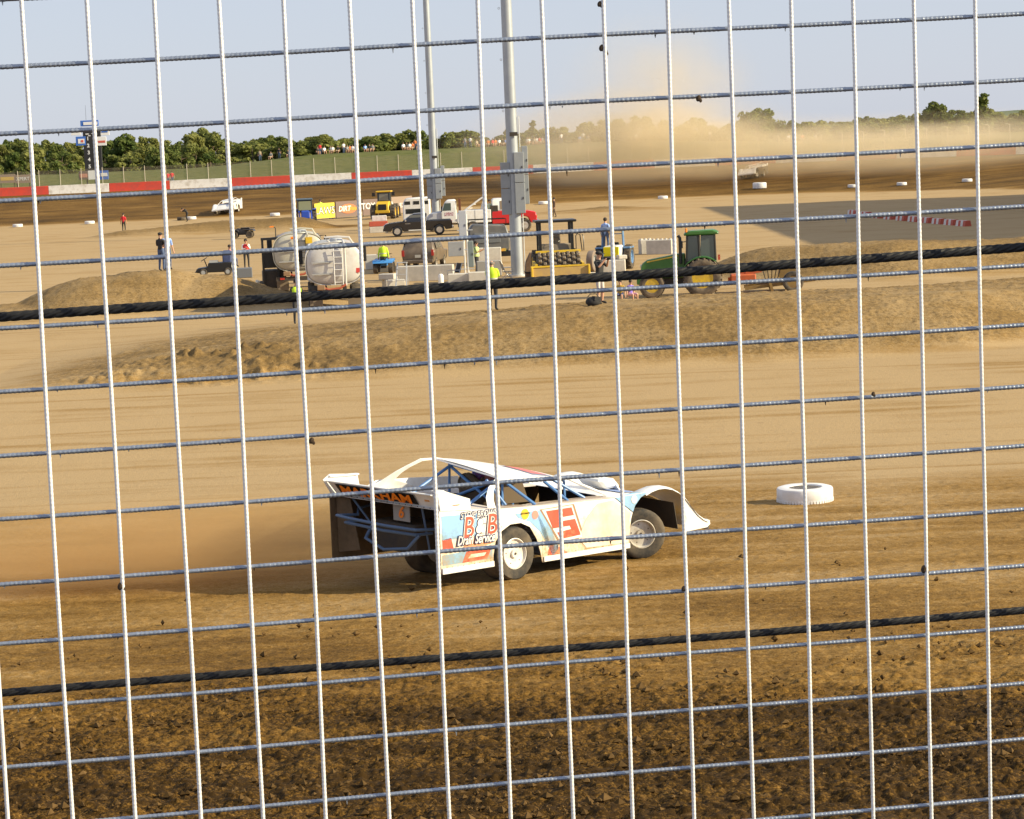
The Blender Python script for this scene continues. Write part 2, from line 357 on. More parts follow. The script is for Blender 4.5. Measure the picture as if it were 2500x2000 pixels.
# ------------------------------------------------------------------ the catch fence the picture was taken through
def make_fence():
    M = (Euler((.03998, -.00736, .13303), 'XYZ').to_matrix()).to_4x4(); M.translation = Vector((.02234, 3.88917, 6.59636))
    f = thing('catch_fence', 'ribbed wire mesh fence with two black cables right in front of the viewer', 'fence', basis=M)
    VW = [(-.7551, -.7716), (-.6547, -.6698), (-.554, -.5664), (-.4528, -.4646), (-.3531, -.3619), (-.2516, -.2593), (-.1508, -.158), (-.0492, -.0566), (.0531, .0478), (.1534, .1499), (.2553, .2528), (.3567, .3559), (.4585, .4586), (.5598, .5621), (.6627, .6658), (.7639, .7696)]
    HW = [(.659, .668), (.5562, .5666), (.4539, .46), (.3502, .3547), (.2495, .2529), (.1515, .1549), (.0514, .0556), (-.0507, -.0475), (-.152, -.1483), (-.2575, -.2566), (-.3541, -.3536), (-.4595, -.4599), (-.5576, -.558), (-.659, -.656), (-.760, -.757)]
    wm = mat('sunlit_wire', (.70, .69, .69), .45, .1, c2=(.78, .76, .75), scale=40, bump=.12, bscale=300); wh = mat('shaded_wire', (.25, .29, .36), .38, .7, c2=(.38, .42, .49), scale=30, bump=.12, bscale=300)  # same metal: sunlit white painted on verticals, shaded blue-grey on horizontals
    VW = [(VW[0][0] - .1016 * k, VW[0][1] - .103 * k) for k in range(6, 0, -1)] + VW + [(VW[-1][0] + .1016 * k, VW[-1][1] + .103 * k) for k in range(1, 7)]
    HW = [(HW[0][0] + .1016 * k,) * 2 for k in range(4, 0, -1)] + HW + [(HW[-1][0] - .1016 * k,) * 2 for k in range(1, 32)]
    def wire(a, b, r, ribbed, phase, lo, hi, cross, amp):
        a = Vector(a); b = Vector(b); L = (b - a).length; d = (b - a) / L
        t = 0.; ts = []
        if ribbed:
            n = int((hi - lo) / .0019)
            ts = [0] + [lo + (hi - lo) * i / n for i in range(n + 1)] + [L]
        else: ts = [0, L * .25, L * .5, L * .75, L]
        pts = []; rr = []
        for t in ts:
            k = 0
            if ribbed and lo < t < hi:
                k = max(0, math.sin(2 * math.pi * t / .0072 + phase)) ** .8
                if cross is not None:
                    q = min(abs(t - c) for c in cross)
                    k *= 1 if q > .012 else 0
            wob = .0012 * math.sin(t * 5.1 + phase * 3)
            pts.append(a + d * t + Vector((wob * abs(d.z), wob * .6, wob * abs(d.x)))); rr.append(r * (1 + amp * k) if ribbed else r * 1.08)
        m = MB(); m.tube(pts, rr, 8)
        return m
    top, bot = 1.05, -3.95
    xs = [(VW[i][0] + VW[i][1]) / 2 for i in range(len(VW))]
    for i, (x0, x1) in enumerate(VW):
        ex = (x1 - x0) / 1.37
        inn = 5 < i < 23
        wire((x0 - ex * (top - .62), -.0045, top), (x0 - ex * (bot - .62), -.0045, bot), .0032, inn, i * 1.3, .3, 1.95, None, .12).build('wire', wm, f, smooth=60)
    for j, (z0, z1) in enumerate(HW):
        s = (z1 - z0) / 1.53
        inn = 3 < j < 20
        wire((-1.45, .0035, z0 - s * .69), (1.45, .0035, z1 + s * .69), .0035, inn, j * 2.1, .55, 2.35, [x + 1.45 for x in xs], .17).build('wire', wh, f, smooth=60)
    cm = mat('black_cable', (.006, .006, .007), .5, 0, c2=(.016, .016, .017), scale=30, spec=.3)
    def cable(p0, p1, r):
        a = Vector(p0); b = Vector(p1); d = (b - a).normalized(); L = (b - a).length
        u = Vector((0, 1, 0)); u = (u - d * u.dot(d)).normalized(); w_ = d.cross(u); n = 48; K = int(L / .0028)
        rings = []
        for i in range(K + 1):
            t = i / K * L; ph = t / .105 * 2 * math.pi; sag = .0035 * math.sin(t * 2.2)
            c = a + d * t + Vector((0, 0, sag))
            rings.append([c + (u * math.cos(q) + w_ * math.sin(q)) * r * .94 * (.62 + .42 * abs(math.cos(3 * (q + ph))) ** .6) for q in (2 * math.pi * k / n for k in range(n))])
        m = MB(); m.loft(rings); return m
    cable((-1.6, .024, .1530), (1.6, .024, .1955), .0082).build('cable', cm, f, smooth=70)
    cable((-1.6, .024, -.4475), (1.6, .024, -.4300), .0068).build('cable', cm, f, smooth=70)
    # mud and wire ties caught on the mesh
    tm = mat('dried_mud', (.05, .03, .015), .95)
    def blob(px, py, s, sh=1.0):
        d = ray(px, py); MI = M.inverted(); o = MI @ Vector((0, 0, CAMZ)); dd = MI.to_3x3() @ d; t = -o.y / dd.y; c = o + dd * t
        m = MB(); m.ell((c.x, -.004, c.z), (s * .8, s * .6, s * sh), (0, .4, 0), 7, 5)
        m.ell((c.x + s * .6, -.004, c.z - s * .7), (s * .5, s * .5, s * .6), None, 6, 4)
        return m
    for px, py, s in ((1463, 10, .005), (1468, 117, .0058), (1477, 127, .0045), (295, 1430, .007), (760, 1075, .0055), (2255, 1388, .0075), (1704, 240, .0055), (1668, 1436, .005), (2130, 961, .004)):
        blob(px, py, s).build('mud_lump', tm, f)
    for j, k in enumerate(range(70)):   # drips hanging from the wires
        z0, z1 = HW[4 + j % 14]; x = random.uniform(-.85, .85); z = z0 + (z1 - z0) * (x + .76) / 1.52
        m = MB(); h = random.uniform(.002, .007); m.cyl((x, .0035, z - .003), (x, .0035, z - .0045 - h), .0016, .0004, 5)
        m.build('drip', wh if k % 3 else tm, f)
    # steel posts and the wall the fence stands on (outside the picture)
    pm = mat('fence_post_steel', (.22, .23, .24), .5, .6)
    m = MB(); m.box((1.20, -.085, .75), (.10, .05, 1.3)); m.build('shade_bar', pm, f, bevel=.004)  # unseen bar added to throw shade on the rightmost wires
    for x in (-1.75, 1.75):
        m = MB(); m.box((x, .05, -1.4), (.10, .10, 5.2)); m.build('post', pm, f, bevel=.006)
    wl = MB(); wl.box((0, 4.0, 1.28), (60, .4, 2.7)); wl.build('retaining_wall', mat('wall_concrete', (.4, .38, .35), .9, c2=(.3, .28, .25), bump=.3), None, 'grey concrete retaining wall below the wire mesh fence', 'wall')
make_fence()
# ------------------------------------------------------------------ shared paints
WHITE = mat('white_paint', (.80, .80, .80), .35, c2=(.70, .68, .63), scale=5, coat=.3)
def mud_paint(name, c):
    """paint with clay spatter that thickens towards the sills and behind the wheels"""
    m = mat(name, c, .42, coat=.2); n = m.node_tree.nodes; l = m.node_tree.links; b = n['Principled BSDF']
    tc = n.new('ShaderNodeTexCoord'); sx = n.new('ShaderNodeSeparateXYZ'); l.new(tc.outputs['Object'], sx.inputs[0])
    t1 = n.new('ShaderNodeTexNoise'); t1.inputs['Scale'].default_value = 2.4; t1.inputs['Detail'].default_value = 8; t1.inputs['Roughness'].default_value = .75
    t2 = n.new('ShaderNodeTexNoise'); t2.inputs['Scale'].default_value = 26; t2.inputs['Detail'].default_value = 3
    for t in (t1, t2): l.new(tc.outputs['Object'], t.inputs['Vector'])
    mr = n.new('ShaderNodeMapRange'); mr.inputs[1].default_value = .15; mr.inputs[2].default_value = 1.1; mr.inputs[3].default_value = .34; mr.inputs[4].default_value = -.10; l.new(sx.outputs['Z'], mr.inputs[0])
    a1 = n.new('ShaderNodeMath'); l.new(t1.outputs['Fac'], a1.inputs[0]); l.new(mr.outputs[0], a1.inputs[1])
    a2 = n.new('ShaderNodeMath'); a2.operation = 'MULTIPLY_ADD'; l.new(t2.outputs['Fac'], a2.inputs[0]); a2.inputs[1].default_value = .22; l.new(a1.outputs[0], a2.inputs[2])
    r = n.new('ShaderNodeValToRGB'); e = r.color_ramp.elements; e[0].position = .60; e[1].position = .98; e[0].color = (*c, 1); e[1].color = (.36, .24, .12, 1); q = e.new(.78); q.color = (c[0] * .85, c[1] * .74, c[2] * .58, 1)
    l.new(a2.outputs[0], r.inputs[0]); l.new(r.outputs[0], b.inputs['Base Color']); return m
WHITEM = mud_paint('dusty_white_paint', (.84, .83, .82))
BLUE = mud_paint('light_blue_paint', (.26, .46, .74))
BLUET = mat('blue_tube', (.07, .19, .44), .45)
RED = mud_paint('red_paint', (.66, .10, .06))
ORANGE = mat('orange_lettering', (.85, .22, .01), .5)
BLACK = mat('black_paint', (.012, .012, .013), .35)
DARK = mat('dark_metal', (.035, .03, .028), .7, c2=(.06, .045, .03), scale=5)  # dark brownish metal for frames, bolts and fittings
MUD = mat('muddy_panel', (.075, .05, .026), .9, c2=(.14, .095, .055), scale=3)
TAN = mat('dusty_deck', (.52, .43, .35), .7, c2=(.68, .64, .60), scale=3)
RUBBER = mat('tyre_rubber', (.030, .028, .026), .85, c2=(.17, .13, .085), scale=3.2, lo=.38, hi=.72)
RIM = mat('wheel_rim', (.62, .60, .56), .4, .3, c2=(.42, .36, .28), scale=6)
CHROME = mat('bright_metal', (.7, .7, .7), .2, .9)
GLASS = mat('dark_glass', (.02, .025, .028), .08, spec=.8)
YELLOW = mat('yellow_paint', (.75, .50, .02), .5, c2=(.55, .36, .04), scale=3)
GREY = mat('grey_paint', (.30, .31, .32), .5, c2=(.36, .36, .36), scale=2)
STEEL = mat('galvanised_steel', (.50, .52, .53), .45, .35, c2=(.58, .59, .60), scale=2)
CONC = mat('concrete', (.45, .42, .37), .9, c2=(.56, .52, .46), scale=2.5, bump=.25, bscale=20)
# --- a wheel: tyre + rim, axle along y, outer face at -y
def tyre_prof(D, w):
    R = D / 2; r = R * .56; h = w / 2
    return [(r, -h * .80), (r * 1.08, -h * .94), (R * .78, -h), (R * .92, -h * .97), (R * .985, -h * .84), (R, -h * .6), (R, h * .6), (R * .985, h * .84), (R * .92, h * .97), (R * .78, h), (r * 1.08, h * .94), (r, h * .80)]
def wheel(parent, loc, D, w, rz=0, rimm=None, tm=None, face=-1, n=28, tread=0, holes=5, bulge=0):
    o = bpy.data.objects.new('wheel', None); COL.objects.link(o); o.parent = parent; o.location = loc; o.rotation_euler = (0, 0, rz + (0 if face < 0 else math.pi))
    m = MB(); m.lathe(tyre_prof(D, w), n=n, closed=True)
    if tread:
        for k in range(tread):
            a = 2 * math.pi * k / tread
            for s in (-1, 1):
                c = Vector((math.cos(a + s * .08) * D / 2, s * w * .24, math.sin(a + s * .08) * D / 2))
                m.box(c, (D * .045, w * .42, D * .05), Matrix.Rotation(-a - s * .08 + math.pi / 2, 3, 'Y') @ Matrix.Rotation(s * .5, 3, 'Z'))
    m.build('tyre', tm or RUBBER, o, smooth=40)
    r = D * .285; m = MB()
    m.lathe([(r, w * .42), (r, -w * .40), (r * 1.02, -w * .46), (r * .96, -w * .47), (r * .90, -w * .38), (r * .86, -w * (.22 - bulge)), (r * .3, -w * (.24 - bulge)), (r * .26, -w * (.32 - bulge)), (.001, -w * (.32 - bulge))], n=n)
    m.build('rim', rimm or RIM, o, smooth=30)
    if holes:
        m = MB()
        for k in range(holes):
            a = 2 * math.pi * k / holes + .5
            m.cyl((math.cos(a) * r * .66, -w * (.225 - bulge) - .004, math.sin(a) * r * .66), (math.cos(a) * r * .66, -w * .1, math.sin(a) * r * .66), r * .045, n=6)
        m.cyl((0, -w * (.32 - bulge) - .01, 0), (0, -w * .1, 0), r * .08, n=8)
        m.build('wheel_bolts', DARK, o)
    return o
# ------------------------------------------------------------------ racing car in the foreground
def sh(x, y, z):                                   # body roll and the longer left rear corner
    if x < -1.6: x -= .13 * (y + 1) * (-1.6 - x) / 1.1
    return (x, y, z + .08 * (y + 1))
def car_basis(X, Y, yaw):
    e = .05 if Y < 60 else 0
    f = Vector((math.cos(yaw), math.sin(yaw), -e * math.sin(yaw))).normalized(); n = Vector((0, e, 1)).normalized(); l = n.cross(f)
    return Matrix(((f.x, l.x, n.x, X), (f.y, l.y, n.y, Y), (f.z, l.z, n.z, gz(X, Y) + .0), (0, 0, 0, 1)))
def side_poly(seg):
    arch = [(-1.74, .40), (-1.69, .58), (-1.57, .71), (-1.40, .785), (-1.2, .785), (-1.03, .71), (-.91, .53), (-.85, .34), (-.82, .19)]
    if seg == 'quarter': return [(-2.70, .25), (-1.75, .24)] + arch + [(-.80, .60), (-.93, .985), (-1.51, 1.015), (-2.69, 1.115)]
    if seg == 'door': return [(-.815, .19), (.93, .205), (.935, .40), (.985, .62), (1.02, .70), (.66, .945), (-.2, .965), (-.925, .985), (-.795, .60)]
    if seg == 'fender': return [(1.03, .71), (1.08, .80), (1.2, .90), (1.38, .97), (1.05, .985), (.67, .955)]
def late_model(name, label, cat, B, full=True, scheme=None):
    t = thing(name, label, cat, basis=B)
    P = dict(fn=sh)
    s = scheme or {}
    W_ = s.get('main', WHITEM); bl = s.get('accent', BLUE)
    yy = -1.0
    q = MB(); q.prism(side_poly('quarter'), yy, yy + .012); q.build('quarter_panel', W_, t, **P)
    q = MB(); q.prism(side_poly('door'), yy, yy + .012); door = q.build('door_panel', W_, t, **P)
    q = MB(); q.prism(side_poly('fender'), yy, yy + .012); q.build('fender_panel', bl, t, **P)
    q = MB(); q.box((-2.22, yy - .012, .285), (.94, .02, .075)); q.build('side_skirt', WHITE, t, **P); q = MB(); q.box((.06, yy - .012, .235), (1.72, .02, .07)); q.build('side_skirt', WHITE, t, **P)
    # left side seen from inside
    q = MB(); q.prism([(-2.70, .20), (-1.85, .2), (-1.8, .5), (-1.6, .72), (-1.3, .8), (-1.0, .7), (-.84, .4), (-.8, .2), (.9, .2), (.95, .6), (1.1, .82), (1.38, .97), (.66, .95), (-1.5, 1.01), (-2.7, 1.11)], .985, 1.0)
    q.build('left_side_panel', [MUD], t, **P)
    # decks
    q = MB()
    q.sheet([(.66, -1, .95), (-.93, -1, .985), (-.93, -.62, .95), (.66, -.62, .93)]); q.sheet([(-.93, -1, .985), (-1.55, -1, 1.015), (-1.55, -.62, .99), (-.93, -.62, .95)])
    q.sheet([(.66, .62, .93), (-1.55, .62, .99), (-1.55, 1, 1.015), (.66, 1, .95)])
    q.sheet([(-1.55, -1, 1.012), (-2.69, -1, 1.105), (-2.69, 1, 1.105), (-1.55, 1, 1.012)])
    q.build('deck', TAN, t, **P)
    if full:
        q = MB()
        for k in range(5): q.bar((-.80, -.70 - k * .06, .975 - k * -.002), (.6, -.70 - k * .06, .952), .010, .004)
        for k in range(4): q.bar((-1.5, -.70 - k * .07, 1.012), (-.95, -.70 - k * .07, .984), .010, .004)
        q.build('deck_seam', mat('seam_line', (.22, .16, .11), .8), t, **P)
    q = MB(); q.sheet([(.66, -.62, .945), (1.70, -.60, .865), (1.70, .60, .865), (.66, .62, .945)]); q.build('hood', s.get('hood', WHITEM), t, **P)
    q = MB()
    for sgn in (-1, 1):
        p = [(.66, sgn * .62, .94), (1.38, sgn * .6, .895), (1.38, sgn * 1.0, .97), (.66, sgn * 1.0, .955)]
        q.sheet(p if sgn > 0 else p[::-1])
    q.build('fender_top', W_, t, **P)
    # flared nose fenders
    prof = [(1.30, .945), (1.42, .985), (1.56, 1.01), (1.70, 1.01), (1.86, .975), (2.0, .91), (2.12, .83), (2.26, .68), (2.40, .54), (2.52, .46), (2.62, .42)]
    for sgn in (-1, 1):
        q = MB(); rings = []
        for x, z in prof:
            hz = .90 - .055 * max(0, x - .9) - .42 * max(0, (x - 1.75) / .9) ** 1.2
            pts = [(1.02, z - .025), (.99, z), (.90, z + .012), (.78, z - .005), (.68, (z * .6 + hz * .4)), (.60, hz)]
            rings.append([(x, sgn * a, b) for a, b in pts])
        q.add([v for r in rings for v in r], [((i * 6 + j), (i + 1) * 6 + j, (i + 1) * 6 + j + 1, i * 6 + j + 1) if sgn < 0 else (i * 6 + j, i * 6 + j + 1, (i + 1) * 6 + j + 1, (i + 1) * 6 + j) for i in range(len(prof) - 1) for j in range(5)])
        q.build('nose_fender', WHITE, t, smooth=50, **P)
        q = MB(); q.prism([(2.06, .87), (2.16, .79), (2.28, .65), (2.42, .52), (2.54, .45), (2.66, .42), (2.67, .36), (2.60, .32), (2.12, .30), (2.15, .5), (2.12, .7)], sgn * 1.0, sgn * .985)
        q.build('nose_side_plate', WHITE, t, **P)
    q = MB(); q.grid(lambda u, v: (1.70 + .92 * u, -.60 + 1.2 * v, .865 - .42 * u ** 1.2 - .02 * (2 * v - 1) ** 2), 6, 4)
    q.grid(lambda u, v: (2.62 + .03 * math.sin(u * 3.1), -1.0 + 2.0 * v, .44 - .16 * u), 3, 4); q.build('nose', s.get('nose', WHITE), t, smooth=60, **P)
    # roof, pillars, sail panel
    q = MB()
    def roof(u, v):
        x = -1.27 + 1.35 * u; y = -.63 + 1.26 * v
        return (x, y, 1.450 - .20 * u ** 1.4 + .02 * (1 - (2 * v - 1) ** 2) + .06 * (2 * v - 1) * (1 - u * .6))
    q.grid(roof, 8, 6); q.grid(lambda u, v: tuple(a - b for a, b in zip(roof(v, u), (0, 0, .014))), 6, 8)
    q.bar((-1.27, -.63, 1.380), (-1.27, .63, 1.50), .02, .022); rf = q.build('roof', W_, t, smooth=40, **P)
    for sgn in (-1, 1):
        q = MB()
        edge = [(.08, sgn * .63, 1.245), (-.6, sgn * .63, 1.355 + .035 * sgn), (-1.27, sgn * .63, 1.445 + .06 * sgn)]
        q.tube([(.72, sgn * .80, .955), (.30, sgn * .68, 1.14), (.08, sgn * .63, 1.245)], .022, 6); q.tube(edge, .018, 6)
        q.build('pillar', WHITE, t, **P)
    q = MB()   # right window frame behind the door opening
    inn = [(-1.60, 1.02), (-1.57, 1.12), (-1.47, 1.25), (-1.30, 1.31), (-1.05, 1.335), (-.80, 1.325)]
    out = [(-1.74, 1.035), (-1.68, 1.16), (-1.55, 1.28), (-1.33, 1.385), (-1.05, 1.37), (-.72, 1.345)]
    for i in range(5):
        a, b, c, d = inn[i], inn[i + 1], out[i + 1], out[i]
        def yv(p): return -.93 + .30 * min(1, max(0, (p[1] - 1.02) / .42))
        q.sheet([(p[0], yv(p), p[1]) for p in (d, c, b, a)], .008)
    q.build('window_frame', WHITE, t, **P)
    q = MB()   # left sail panel with its big opening
    oo = [(-2.35, 1.10), (-2.06, 1.245), (-1.90, 1.37), (-1.74, 1.46), (-1.55, 1.53), (-1.24, 1.52)]
    ii = [(-1.45, 1.10), (-1.86, 1.24), (-1.80, 1.34), (-1.70, 1.42), (-1.52, 1.495), (-1.24, 1.49)]
    for i in range(5):
        q.sheet([(p[0], .92 - .28 * min(1, max(0, (p[1] - 1.1) / .38)), p[1]) for p in (ii[i], ii[i + 1], oo[i + 1], oo[i])], .01)
    q.sheet([(-2.35, .93, 1.10), (-1.45, .93, 1.05), (-.6, .93, 1.04), (-.6, .93, 1.16), (-1.45, .93, 1.215), (-1.86, .92, 1.24), (-2.06, .92, 1.245)], .01)
    q.build('sail_panel', WHITE, t, **P)
    # spoiler
    q = MB(); q.sheet([(-2.60, -.95, 1.10), (-2.74, -.95, 1.31), (-2.74, .95, 1.31), (-2.60, .95, 1.10)][::-1], .012)
    q.bar((-2.755, -.95, 1.315), (-2.755, .95, 1.315), .05, .014); sp = q.build('spoiler', WHITE, t, **P)
    q = MB(); q.sheet([(-2.68, -1.0, 1.10), (-2.72, -1.0, 1.36), (-2.60, -1.0, 1.365), (-2.14, -1.0, 1.215), (-2.13, -1.0, 1.06)], .012); q.box((-2.66, -.955, 1.365), (.14, .10, .014)); q.build('spoiler_side', WHITE, t, **P)
    q = MB(); q.sheet([(-2.68, .98, 1.10), (-2.80, .98, 1.33), (-2.70, .98, 1.40), (-2.30, .98, 1.36), (-2.26, .98, 1.08)], .012); q.bar((-2.72, .96, 1.375), (-2.30, .96, 1.36), .06, .02); q.build('spoiler_side', WHITE, t, **P)
    if full:
        q = MB(); q.sheet([(-2.655, -.62, 1.145), (-2.752, -.62, 1.29), (-2.752, .80, 1.29), (-2.655, .80, 1.145)][::-1], .004); st = q.build('lettering_strip', BLACK, sp, fn=lambda x, y, z: sh(x - .012, y, z))
        a0 = Vector(sh(-2.717, .08, 1.215)); fr = frame(a0 + Vector((-.022, 0, -.01)), Vector(sh(-2.717, -.5, 1.2)) - Vector(sh(-2.717, .5, 1.2)), (-.13, 0, .2))
        text('lettering', 'MARKHAM', .20, fr, ORANGE, sp, bold=.007, space=1.02, xs=1.32)
    # rear end: fuel cell, bumper loop, dark interior
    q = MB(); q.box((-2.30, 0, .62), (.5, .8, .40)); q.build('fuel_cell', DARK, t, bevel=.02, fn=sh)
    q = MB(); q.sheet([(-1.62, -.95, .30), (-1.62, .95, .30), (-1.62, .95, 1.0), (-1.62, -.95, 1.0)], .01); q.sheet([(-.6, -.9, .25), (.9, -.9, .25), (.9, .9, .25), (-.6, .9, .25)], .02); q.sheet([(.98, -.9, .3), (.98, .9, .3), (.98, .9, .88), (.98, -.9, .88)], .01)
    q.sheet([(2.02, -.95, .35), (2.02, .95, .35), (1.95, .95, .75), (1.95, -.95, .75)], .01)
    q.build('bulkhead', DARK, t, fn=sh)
    if full:
        for k, pts in enumerate(([(-2.62, .62, .86), (-2.95, .55, .90), (-3.02, .25, .90), (-2.98, -.35, .86), (-2.80, -.68, .82), (-2.5, -.72, .80)], [(-2.62, .5, .80), (-2.95, .4, .82), (-2.97, -.3, .79), (-2.75, -.62, .74), (-2.5, -.66, .74)], [(-2.6, .30, .80), (-2.78, .25, .60), (-2.85, -.15, .50), (-2.80, -.52, .55), (-2.72, -.66, .74)])):
            P_ = []
            for i in range(len(pts) - 1):
                for u in (0, .5): P_.append(Vector(pts[i]).lerp(Vector(pts[i + 1]), u))
            P_.append(Vector(pts[-1])); q = MB(); q.tube(P_, .022, 8); q.build('rear_bumper', mat('shaded_blue_tube', (.07, .12, .21), .5), t, fn=sh)  # tube blue darkened in the colour for the shade below the spoiler
        q = MB(); q.tube([(-1.7, .75, 1.05), (-2.5, .72, .92), (-2.6, .6, .86)], .018, 6); q.tube([(-2.6, .7, 1.1), (-2.45, .3, .5), (-1.7, .3, .4)], .015, 6); q.tube([(-2.6, -.6, 1.1), (-2.5, -.6, .5), (-1.7, -.5, .4)], .015, 6); q.build('frame_tube', MATS['shaded_blue_tube'], t, fn=sh)
        q = MB(); q.box((-2.56, -.18, .98), (.012, .30, .24)); pl = q.build('number_plate_panel', mat('dim_plate', (.30, .28, .26), .6), t, fn=sh)
        text('number', '6', .22, frame(Vector(sh(-2.575, -.18, .975)), (0, -1, -.08), (0, 0, 1)), ORANGE, pl, bold=.006, shear=.2)
        q = MB(); q.sheet([(-2.62, .55, .38), (-2.62, .96, .30), (-2.62, .96, 1.08), (-2.62, .70, 1.08)], .01); q.build('mud_flap', MUD, t, fn=sh)
        # roll cage and cockpit
        cage = [[(-1.15, .55, .5), (-1.1, .55, 1.42), (-1.1, -.55, 1.34), (-1.15, -.55, .5)], [(.1, .55, .5), (.1, .55, 1.22), (.1, -.55, 1.21), (.1, -.55, .5)], [(-1.1, -.55, 1.34), (.1, -.55, 1.21)], [(-1.1, .55, 1.44), (.1, .55, 1.22)],
                [(-1.1, -.52, 1.34), (-1.85, -.62, 1.03)], [(-1.1, .5, 1.42), (-1.9, .5, 1.05)], [(-1.12, .5, .95), (-1.1, -.5, 1.33)], [(-1.12, -.5, .9), (-1.1, .5, 1.38)], [(-1.45, -.6, 1.36), (-1.2, -.70, 1.0)], [(-1.1, -.6, 1.3), (-.78, -.86, .98)],
                [(-.35, -.60, 1.24), (-.10, -.82, .96)], [(-.15, -.58, 1.24), (.30, -.75, .955)], [(.08, -.2, 1.23), (.62, -.2, .95)]]
        for pts in cage:
            q = MB(); q.tube(pts, .022, 8); q.build('roll_cage_bar', BLUET, t, fn=sh)
        q = MB(); q.ell((-.95, .22, .92), (.12, .28, .42), (0, -.2, 0)); q.ell((-.90, .02, 1.14), (.16, .05, .15)); q.ell((-.90, .44, 1.14), (.16, .05, .15)); q.ell((-.72, .22, .58), (.3, .27, .12)); q.build('seat', mat('seat_cover', (.05, .035, .025), .8, c2=(.10, .07, .04)), t, fn=sh)
        q = MB(); q.sheet([(-1.36, -.50, .98), (-.62, -.56, .97), (-.70, -.53, 1.26), (-1.22, -.5, 1.30)], .02); q.build('window_net', mat('net_brown', (.10, .07, .04), .9), t, fn=sh)
        q = MB(); q.box((-.98, -.28, 1.32), (.10, .34, .15), (0, 0, .1)); q.build('headrest_box', mat('dark_red_box', (.12, .02, .02), .6), t, bevel=.01, fn=sh)
        q = MB(); q.box((.72, .0, 1.03), (.34, .50, .15)); q.build('air_cleaner_scoop', WHITE, t, bevel=.04, fn=lambda x, y, z: sh(x + .55 + (.15 if z < 1.03 else 0), y - .0, z - .03))
        q = MB(); q.sheet([(1.50, -.30, .90), (1.50, .30, .90), (1.43, .22, 1.07), (1.43, -.22, 1.07)], .015); q.build('scoop_lip', WHITE, t, fn=sh)
        # driver
        q = MB(); q.tube([(-.62, .22, .62), (-.80, .22, .72), (-.88, .22, .95), (-.84, .22, 1.08), (-.82, .22, 1.15)], [.13, .17, .20, .15, .07], 10)
        for sg in (-1, 1): q.tube([(-.84, .22 + sg * .18, 1.02), (-.62, .22 + sg * .27, .90), (-.36, .22 + sg * .15, .96)], [.075, .06, .045], 8)
        q.tube([(-.62, .3, .62), (-.25, .32, .66), (.1, .3, .45)], [.10, .08, .06], 8); q.tube([(-.62, .14, .62), (-.25, .12, .66), (.1, .14, .45)], [.10, .08, .06], 8)
        for sg in (-1, 1):
            for k in range(4): q.tube([(-.36, .22 + sg * (.15 - .012 * k), .97 - .018 * k), (-.31, .22 + sg * (.14 - .01 * k), .985 - .02 * k), (-.30, .22 + sg * (.11 - .01 * k), .97 - .02 * k)], .009, 5)
            q.tube([(-.37, .22 + sg * .13, .95), (-.33, .22 + sg * .10, .94)], .010, 5)
        dv = tag(mkobj('person', q.mesh('person', mat('race_suit', (.05, .06, .16), .8), fn=sh)), 'racing driver in dark suit and blue helmet seated in the white race car', 'person'); dv.matrix_world = B.copy()
        q = MB(); q.ell((-.80, .22, 1.26), (.15, .125, .145)); q.box((-.70, .22, 1.20), (.10, .14, .09)); h = q.build('helmet', mat('helmet_blue', (.06, .08, .45), .25, c2=(.35, .05, .10), scale=9), dv, fn=sh)
        q = MB(); q.ell((-.72, .22, 1.275), (.08, .10, .045)); q.build('visor', GLASS, dv, fn=sh)
        q = MB(); q.lathe([(.17, -.012), (.182, 0), (.17, .012), (.158, 0)], (-.30, .22, .98), (.9, 0, .35), 20, closed=True); q.build('steering_wheel', BLACK, t, fn=sh)
        # decals on the right side
        def dec(name, poly, m, par, off=.004):
            z = MB(); z.prism(poly, yy - off, yy - off + .003); return z.build(name, m, par, fn=sh)
        dec('blue_stripe', [(-2.66, .70), (-2.05, .70), (-2.0, 1.0), (-2.66, 1.03)], BLUE, t); dec('blue_stripe', [(-2.67, .36), (-1.76, .36), (-1.76, .52), (-2.67, .50)], BLUE, t)
        dec('blue_stripe', [(-1.02, .78), (-.84, .62), (-.62, .30), (-.74, .66), (-.90, .93), (-1.30, .92), (-1.25, .86)], BLUE, t)
        dec('blue_stripe', [(-.90, .92), (-.76, .93), (-.50, .36), (-.62, .25), (-.80, .60)], BLUE, door)
        dec('red_patch', [(-2.66, .56), (-2.46, .56), (-2.50, .72), (-2.66, .71)], RED, t); dec('red_patch', [(-1.76, .66), (-1.55, .775), (-1.72, .80), (-1.86, .74)], RED, t)
        dec('red_patch', [(-.72, .28), (-.30, .25), (-.46, .36), (-.66, .44)], RED, door); dec('orange_band', [(-2.35, .52), (-1.78, .56), (-1.72, .68), (-2.2, .66)], mat('faded_orange', (.62, .28, .14), .6), t)
        dustm = mat('clay_smear', (.66, .50, .36), .8, c2=(.74, .66, .57), scale=3)
        dec('clay_smear', [(.05, .30), (.90, .28), (.94, .60), (.98, .70), (.62, .92), (.30, .90), (.06, .70), (-.1, .45)], dustm, door, .006)
        dec('number_back', [(-.84, .935), (-.16, .945), (.02, .45), (-.48, .42)], mat('number_outline', (.30, .18, .10), .6), door, .005)
        dec('number_back', [(-.80, .925), (-.20, .932), (-.03, .465), (-.46, .44)], WHITE, door, .008)
        five = [(-.72, .90), (-.22, .905), (-.18, .79), (-.47, .785), (-.44, .73), (-.16, .735), (-.06, .50), (-.46, .48), (-.52, .58), (-.24, .60), (-.27, .65), (-.60, .645)]
        dec('number', five, RED, door, .012)
        def lab(body, x, z, size, m, par, off, **k):
            return text('lettering', body, size, frame(Vector(sh(x, yy - off, z)), (1, 0, -.015), (0, 0, 1)), m, par, **k)
